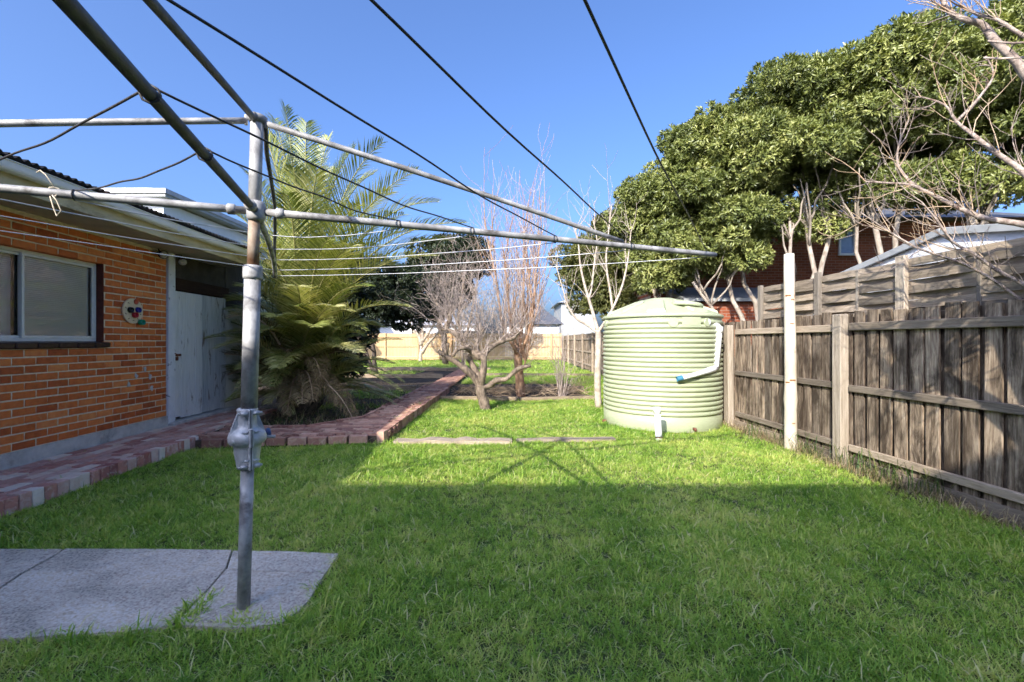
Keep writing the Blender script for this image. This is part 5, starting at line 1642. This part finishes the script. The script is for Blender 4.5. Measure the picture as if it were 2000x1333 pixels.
# --- date palm
rr = random.Random(101)
pc = P(592, 742, 8.5)
pbase = Vector((pc.x, pc.y, 0))
palm = empty("palm_tree", pbase, label="big bushy date palm with arching pale green fronds beside the house", cat="palm")
tk = MB()
prof = []
for i in range(16):
    z = -.05 + i * .065
    prof.append((0.30 - .05 * abs(i - 7) / 8 + (0.03 if i % 2 else 0), z))
tk.lathe(prof, 18)
tk.build("trunk", M['palmtrunk'], palm)
for i in range(40):
    a = i * 2.4; z = .1 + (i / 40) * .85
    d_ = Vector((math.cos(a), math.sin(a), 0))
    MB().tube([d_ * .24 + Vector((0, 0, z)), d_ * .36 + Vector((0, 0, z + .10)), d_ * .42 + Vector((0, 0, z + .22))], [.05, .035, .012], 5).build("leaf_base", M['palmtrunk'], palm)
def frond(b, ctrl, tip, nl, ll, dead=False, seed=0, width=.026, droopy=.25):
    r = random.Random(seed)
    b, ctrl, tip = Vector(b), Vector(ctrl), Vector(tip)
    N = 22
    pts = [b * (1 - t_) ** 2 + ctrl * (2 * t_ * (1 - t_)) + tip * t_ * t_ for t_ in [i / N for i in range(N + 1)]]
    stem = MB().tube(pts, [max(.005, .028 * (1 - .85 * i / N)) for i in range(N + 1)], 6)
    vs, fs, rn = [], [], []
    tone = r.uniform(-.3, .32)
    for side in (-1, 1):
        for k in range(nl):
            t_ = .16 + .84 * (k + r.uniform(-.3, .3)) / nl
            t_ = min(.995, max(.1, t_))
            p = b * (1 - t_) ** 2 + ctrl * (2 * t_ * (1 - t_)) + tip * t_ * t_
            tg = ((ctrl - b) * (1 - t_) + (tip - ctrl) * t_).normalized()
            upv = Vector((0, 0, 1)) - tg * tg.z
            # for steep fronds the upper face looks away from the palm's middle
            outw = Vector((tip.x - b.x, tip.y - b.y, 0))
            upv = upv * 1.0 - outw.normalized() * abs(tg.z) * .8 if outw.length > .05 else upv + Vector((0, 1, 0)) * .5
            upv = (upv - tg * upv.dot(tg)).normalized()
            sd = tg.cross(upv).normalized() * side
            env = math.sin(math.pi * min(1, .12 + t_ * .86)) ** .6
            L = ll * env * r.uniform(.85, 1.1)
            fwd = .55 + .75 * t_
            d0 = (sd * 1.0 + tg * fwd + upv * .35 + Vector((r.gauss(0, .06), r.gauss(0, .06), r.gauss(0, .06)))).normalized()
            d1 = (d0 + Vector((0, 0, -droopy)) * r.uniform(.5, 1.4)).normalized()
            m1 = p + d0 * L * .5
            e = m1 + d1 * L * .5
            wv = tg.cross(d0).cross(d0).normalized() * width * .5
            base_i = len(vs)
            cr_ = upv * width * .22
            vs += [p - wv * .5, p + wv * .5, m1 - wv, m1 + cr_, m1 + wv, e]
            fs += [(base_i, base_i + 3, base_i + 2), (base_i, base_i + 1, base_i + 3), (base_i + 1, base_i + 4, base_i + 3), (base_i + 2, base_i + 3, base_i + 5), (base_i + 3, base_i + 4, base_i + 5)]
            q_ = min(1, max(0, .5 + tone + r.uniform(-.2, .25)))
            rn += [q_] * 6
    V = np.array([tuple(v) for v in vs]); Fc = np.array(fs)
    me = np_mesh("frond", V, Fc, M['palmdead' if dead else 'palm'], np.array(rn))
    o = place("frond", me, palm)
    stem.build("rachis", M['twig_tan' if dead else 'rachis'], o)
cb = Vector((0, 0, .82))
FR = [(556, 208, 0.0, .35), (598, 238, -.2, .3), (522, 262, .3, .35), (478, 335, .2, .5), (452, 415, -.2, .5), (505, 240, -.5, .4),
      (748, 278, -.2, .55), (818, 332, -.5, .6), (690, 292, .6, .5), (642, 268, .5, .4), (912, 436, -.3, 1.0), (856, 395, .6, .95), (888, 470, .9, .9),
      (790, 420, -1.2, .8), (700, 400, -1.5, .7), (560, 380, -1.5, .6), (620, 330, -1.1, .5), (845, 500, -.9, .8), (780, 520, 1.2, .8),
      (438, 590, -.4, .7), (452, 670, -.6, .6), (446, 500, .2, .7), (500, 480, -1.6, .6), (640, 470, -1.9, .7), (720, 560, -1.6, .7), (800, 600, -.6, .7),
      (530, 620, -1.9, .5), (620, 640, -2.0, .5), (700, 690, -1.3, .45), (750, 640, .3, .6), (470, 720, -.9, .4), (660, 330, 1.0, .5), (580, 290, .9, .4), (540, 720, -1.5, .4), (536, 232, .5, .3), (574, 330, -1.0, .4), (490, 400, -1.0, .5), (730, 340, .9, .6), (768, 375, -.9, .7), (830, 450, .2, .9), (690, 480, -1.7, .6), (470, 560, -1.2, .6), (500, 650, -1.5, .5), (450, 620, .1, .7), (580, 560, -1.9, .5), (740, 480, -1.2, .7), (660, 600, -1.8, .5)]
for i, (tx, ty, dy, arch) in enumerate(FR):
    tip = P(tx, ty, 8.5 + dy) - pbase
    hz = Vector((tip.x, tip.y, 0))
    ctrl = cb + hz * .30 + Vector((0, 0, max(.3, (tip.z - cb.z)) * .72 + arch * .95))
    b_ = cb + Vector((rr.uniform(-.12, .12), rr.uniform(-.12, .12), rr.uniform(-.25, .1)))
    frond(b_, ctrl, tip, 60, .70 if ty < 560 else .56, False, 200 + i, .024, .30)
# young side shoots and dead fronds near the ground
for i in range(70):
    a = rr.uniform(-3.7, .5)
    ln_ = rr.uniform(1.0, 2.1)
    tip = Vector((math.cos(a) * ln_, math.sin(a) * ln_ * .7, rr.uniform(.1, 2.0)))
    frond((math.cos(a) * .2, math.sin(a) * .2, rr.uniform(.1, .5)), Vector((tip.x * .4, tip.y * .4, tip.z * .65 + rr.uniform(.5, 1.1))), tip, 34, .40, i % 6 == 0, 300 + i, .018, .35)
for i, (tx, ty, y_) in enumerate(((628, 722, 7.6), (612, 765, 7.4), (560, 790, 7.5), (660, 770, 7.6), (690, 800, 7.3))):
    tip = P(tx, ty + 20, y_) - pbase
    frond((0, -.2, .7), Vector((tip.x * .6, tip.y * .6, max(tip.z, .1) + .75)), tip, 40, .42, True, 400 + i, .016, .9)

# ------------------------------------------------------------------ grass, weeds
lib = bpy.data.collections.new("blade_library")
def tuft_mesh(seed, nb, rad, h0, h1, w, lean, dry):
    r = random.Random(seed)
    vs, fs, rn = [], [], []
    for k in range(nb):
        a = r.uniform(0, 6.283); s = rad * math.sqrt(r.random())
        p = Vector((math.cos(a) * s, math.sin(a) * s, -.004))
        la = r.uniform(0, 6.283); le = lean * r.uniform(.3, 1.3)
        h = r.uniform(h0, h1)
        d = Vector((math.cos(la) * le, math.sin(la) * le, 1)).normalized()
        sd = Vector((-math.sin(la), math.cos(la), 0)) * w * r.uniform(.7, 1.2)
        m1 = p + d * h * .55
        d2 = (d + Vector((math.cos(la), math.sin(la), -.35)) * le * .9).normalized()
        e = m1 + d2 * h * .5
        b = len(vs)
        vs += [p - sd * .5, p + sd * .5, m1 - sd * .45, m1 + sd * .45, e]
        fs += [(b, b + 1, b + 3), (b, b + 3, b + 2), (b + 2, b + 3, b + 4)]
        q_ = .95 if r.random() < dry else r.uniform(0, .8)
        rn += [q_] * 5
    return np_mesh("tuft", np.array([tuple(v) for v in vs]), np.array(fs), M['grass'], np.array(rn))
def lib_obj(me):
    o = bpy.data.objects.new("tuft", me)
    return o
def tufts_group(name, meshes):
    c = bpy.data.collections.new(name)
    for me in meshes:
        c.objects.link(bpy.data.objects.new("tuft", me))
    return c
near_c = tufts_group("lawn_tufts", [tuft_mesh(i, (14, 14, 10, 16, 12, 14, 8, 14)[i], (.036, .04, .03, .036, .05, .036, .05, .03)[i], .024, (.07, .065, .09, .055, .075, .06, .11, .07)[i], .0046, (1.3, 1.7, 1.0, 1.5, 1.9, 1.2, 2.4, 1.4)[i], (.06, .12, .05, .08, .2, .05, .35, .05)[i]) for i in range(8)])
def scatter(name, pts, scl, coll, label, cat):
    "points carrying scale and turn; geometry nodes put a tuft on each"
    n = len(pts)
    me = bpy.data.meshes.new(name)
    me.vertices.add(n)
    me.vertices.foreach_set("co", pts.astype(np.float32).ravel())
    a = me.attributes.new("scl", 'FLOAT', 'POINT'); a.data.foreach_set("value", scl.astype(np.float32))
    o = place(name, me, label=label, cat=cat, kind="stuff")
    g = bpy.data.node_groups.new(name + "_nodes", 'GeometryNodeTree')
    g.interface.new_socket("Geometry", in_out='INPUT', socket_type='NodeSocketGeometry')
    g.interface.new_socket("Geometry", in_out='OUTPUT', socket_type='NodeSocketGeometry')
    N = g.nodes.new
    gi, go = N("NodeGroupInput"), N("NodeGroupOutput")
    ip = N("GeometryNodeInstanceOnPoints")
    ci = N("GeometryNodeCollectionInfo")
    ci.inputs["Collection"].default_value = coll
    ci.inputs["Separate Children"].default_value = True
    ci.inputs["Reset Children"].default_value = True
    na = N("GeometryNodeInputNamedAttribute"); na.data_type = 'FLOAT'; na.inputs[0].default_value = "scl"
    rv = N("FunctionNodeRandomValue"); rv.data_type = 'FLOAT_VECTOR'
    rv.inputs[0].default_value = (-.22, -.22, 0); rv.inputs[1].default_value = (.22, .22, 6.283)
    ip.inputs["Pick Instance"].default_value = True
    L = g.links.new
    L(gi.outputs[0], ip.inputs["Points"]); L(ci.outputs[0], ip.inputs["Instance"])
    L(rv.outputs[0], ip.inputs["Rotation"]); L(na.outputs[0], ip.inputs["Scale"])
    L(ip.outputs[0], go.inputs[0])
    md = o.modifiers.new("scatter", 'NODES')
    md.node_group = g
    return o
rs = np.random.RandomState(11)
def inpoly(x, y, poly):
    ins = np.zeros(len(x), bool)
    j = len(poly) - 1
    for i in range(len(poly)):
        xi, yi = poly[i]; xj, yj = poly[j]
        c_ = ((yi > y) != (yj > y)) & (x < (xj - xi) * (y - yi) / (yj - yi + 1e-12) + xi)
        ins ^= c_
        j = i
    return ins
slab_poly = [(p.x, p.y) for p in sp_]
def lawn_points(y0, y1, dens, seed):
    rs = np.random.RandomState(seed)
    area = 8.2 * (y1 - y0)
    n = int(area * dens)
    x = rs.uniform(-4.1, 4.1, n); y = rs.uniform(y0, y1, n)
    k = np.abs(x) < 1.2 * y + .3                     # only what a camera about here could see
    edge = X0 + XS * y + XE + .035
    k &= (x > edge) | (y > 5.6)
    k &= x < 4.0 - .05 * y - .10 - .06 * np.sin(y * 3.1) - rs.rand(n) * .12
    front = 5.66 + (x + 4.0) * 0.13
    k &= (y < front - .02) | (x > -1.72)
    k &= (y < 10.5)
    k &= ~inpoly(x, y, slab_poly)
    k &= (x - TC.x) ** 2 + (y - TC.y) ** 2 > (TR + .03) ** 2
    for (a, b, w) in ((G(772, 866), G(1000, 868), .085), (G(1008, 866), G(1200, 861), .055)):
        k &= ~((np.abs(y - a.y - (x - a.x) * (b.y - a.y) / (b.x - a.x)) < w * .8) & (x > a.x - .02) & (x < b.x))
    return np.stack([x[k], y[k], np.zeros(k.sum())], 1)
pts = np.concatenate([lawn_points(1.55, 3.6, 1700, 1), lawn_points(3.6, 6.2, 1300, 2), lawn_points(6.2, 10.5, 900, 3)])
nz_ = 0.5 + .5 * np.sin(pts[:, 0] * 1.9 + np.sin(pts[:, 1] * 1.3) * 2) * np.sin(pts[:, 1] * 2.3 + pts[:, 0])
scl = rs.uniform(.65, 1.2, len(pts)) * (0.75 + .45 * nz_)
scl *= 1 + np.clip((pts[:, 1] - 5) * .05, 0, .25)
scatter("grass", pts, scl, near_c, "short green lawn grass covering the yard", "grass")
# far lawn by the back fence and on the beds
def box_pts(x0, x1, y0, y1, n, seed, z=0.0):
    rs = np.random.RandomState(seed)
    return np.stack([rs.uniform(x0, x1, n), rs.uniform(y0, y1, n), np.full(n, z)], 1)
far_pts = np.concatenate([box_pts(-10, 3.4, 21.2, 31.5, 6000, 5), box_pts(-1.6, 3.4, 14.4, 17.0, 2600, 6), box_pts(-1.6, 3.4, 17.4, 20.4, 2500, 12), box_pts(-4.6, -2.7, 10.6, 12.2, 140, 7), box_pts(-4.5, -2.7, 8.8, 9.6, 60, 8), box_pts(1.9, 3.5, 8.8, 14.4, 1300, 9), box_pts(-9, -4, 18, 20.4, 400, 10)])
scatter("far_grass", far_pts, rs.uniform(1.6, 3.2, len(far_pts)), near_c, "lush taller grass on the beds and back lawn", "grass")
# grass and weeds in the slab crack, round the post and against the path edge
wk = []
for (px, py, n_) in ((395, 1195, 10), (372, 1212, 10), (350, 1226, 8), (420, 1178, 4), (470, 1222, 10), (500, 1222, 6), (250, 1246, 10), (150, 1254, 10), (560, 1230, 12), (620, 1160, 6)):
    for k in range(n_):
        p = G(px + rs.normal() * 12, py + rs.normal() * 4)
        wk.append((p.x, p.y, .01))
for k in range(90):
    y_ = rs.uniform(3.0, 5.7)
    wk.append((X0 + XS * y_ + XE + .045 + abs(rs.normal()) * .02, y_, 0))
for k in range(60):
    y_ = rs.uniform(6.1, 10.4); wk.append((-1.66 + rs.normal() * .03, y_, 0))
for k in range(50):
    x_ = rs.uniform(-3.9, -1.7); wk.append((x_, 5.62 + (x_ + 4.0) * .13 + rs.normal() * .02, 0))
for k in range(70):
    a = rs.uniform(math.pi, 2 * math.pi); wk.append((TC.x + math.cos(a) * (TR + .05), TC.y + math.sin(a) * (TR + .05), 0))
for k in range(26):
    y_ = rs.uniform(3.4, 7.5); wk.append((X0 + XS * y_ + rs.uniform(.1, .9), y_, ZP - .02))
for k in range(70):
    y_ = rs.uniform(6.3, 10.2); wk.append((-1.84 + rs.normal() * .05, y_, ZP - .02))
wk = np.array(wk)
scatter("edge_grass", wk, rs.uniform(.8, 1.7, len(wk)) * np.where(wk[:, 2] > .05, .55, 1.0), near_c, "longer grass tufts along the path edge, slab and tank", "grass")

# dry grass and weeds along the fence foot
def blades(name, n, fx_, h0, h1, w, m, seed, lab, lean=.6):
    r = random.Random(seed)
    vs, fs, rn = [], [], []
    for k in range(n):
        p = Vector(fx_(r))
        la = r.uniform(0, 6.283); le = lean * r.uniform(.2, 1.6)
        h = r.uniform(h0, h1)
        o = Vector((math.cos(la), math.sin(la), 0))
        sd = Vector((-o.y, o.x, 0)) * w * r.uniform(.6, 1.2)
        q = [p, p + (o * le * .35 + Vector((0, 0, 1))).normalized() * h * .4]
        q.append(q[-1] + (o * le + Vector((0, 0, .7))).normalized() * h * .35)
        q.append(q[-1] + (o * le * 1.5 + Vector((0, 0, -.15))).normalized() * h * .3)
        b = len(vs)
        vs += [q[0] - sd * .5, q[0] + sd * .5, q[1] - sd * .5, q[1] + sd * .5, q[2] - sd * .35, q[2] + sd * .35, q[3], q[3]]
        fs += [(b, b + 1, b + 3, b + 2), (b + 2, b + 3, b + 5, b + 4), (b + 4, b + 5, b + 7, b + 6)]
        rn += [r.random()] * 8
    vs = np.array([tuple(v) for v in vs]); vs[7::8] += .0004
    me = np_mesh(name, vs, np.array(fs), m, np.array(rn))
    return place(name, me, label=lab, cat="weeds", kind="stuff")
def fence_foot(r):
    y_ = r.uniform(2.2, 7.4)
    return (4.0 - .05 * y_ - .07 - abs(r.gauss(0, .10)), y_, -.01)
blades("dry_grass", 2200, fence_foot, .05, .22, .004, M['straw'], 51, "dry straw coloured grass along the foot of the paling fence", .9)
def fence_weeds(r):
    c_ = r.choice([(3.60, 5.35), (3.66, 4.85), (3.68, 4.6), (3.70, 4.3), (3.62, 5.9), (3.72, 3.9), (3.55, 6.4)])
    return (c_[0] + r.gauss(0, .06), c_[1] + r.gauss(0, .12), -.01)
blades("green_weeds", 420, fence_weeds, .10, .42, .006, M['weed'], 52, "tall green grassy weeds growing up the fence foot", .6)
# strip of bare dry earth under the fence
sheet("fence_foot_earth", [(3.55, 1.5), (3.98, 1.5), (3.66, 7.3), (3.25, 7.3)], 0.005, M['soil'], label="strip of bare dry earth along the foot of the paling fence")
# low weeds on the palm bed
def bed_weeds(r):
    return (r.uniform(-4.9, -2.6), r.uniform(6.8, 9.5), .0)
def bed_litter(r):
    return (r.uniform(-4.9, -2.55), r.uniform(6.9, 13.5), .0)
blades("bed_weeds", 700, bed_weeds, .06, .22, .007, M['weed'], 53, "scattered low weeds and litter on the soil under the palm", .9)
blades("palm_litter", 1500, bed_litter, .10, .40, .006, M['straw'], 54, "dry fallen palm leaflets lying on the soil under the palm", 2.2)
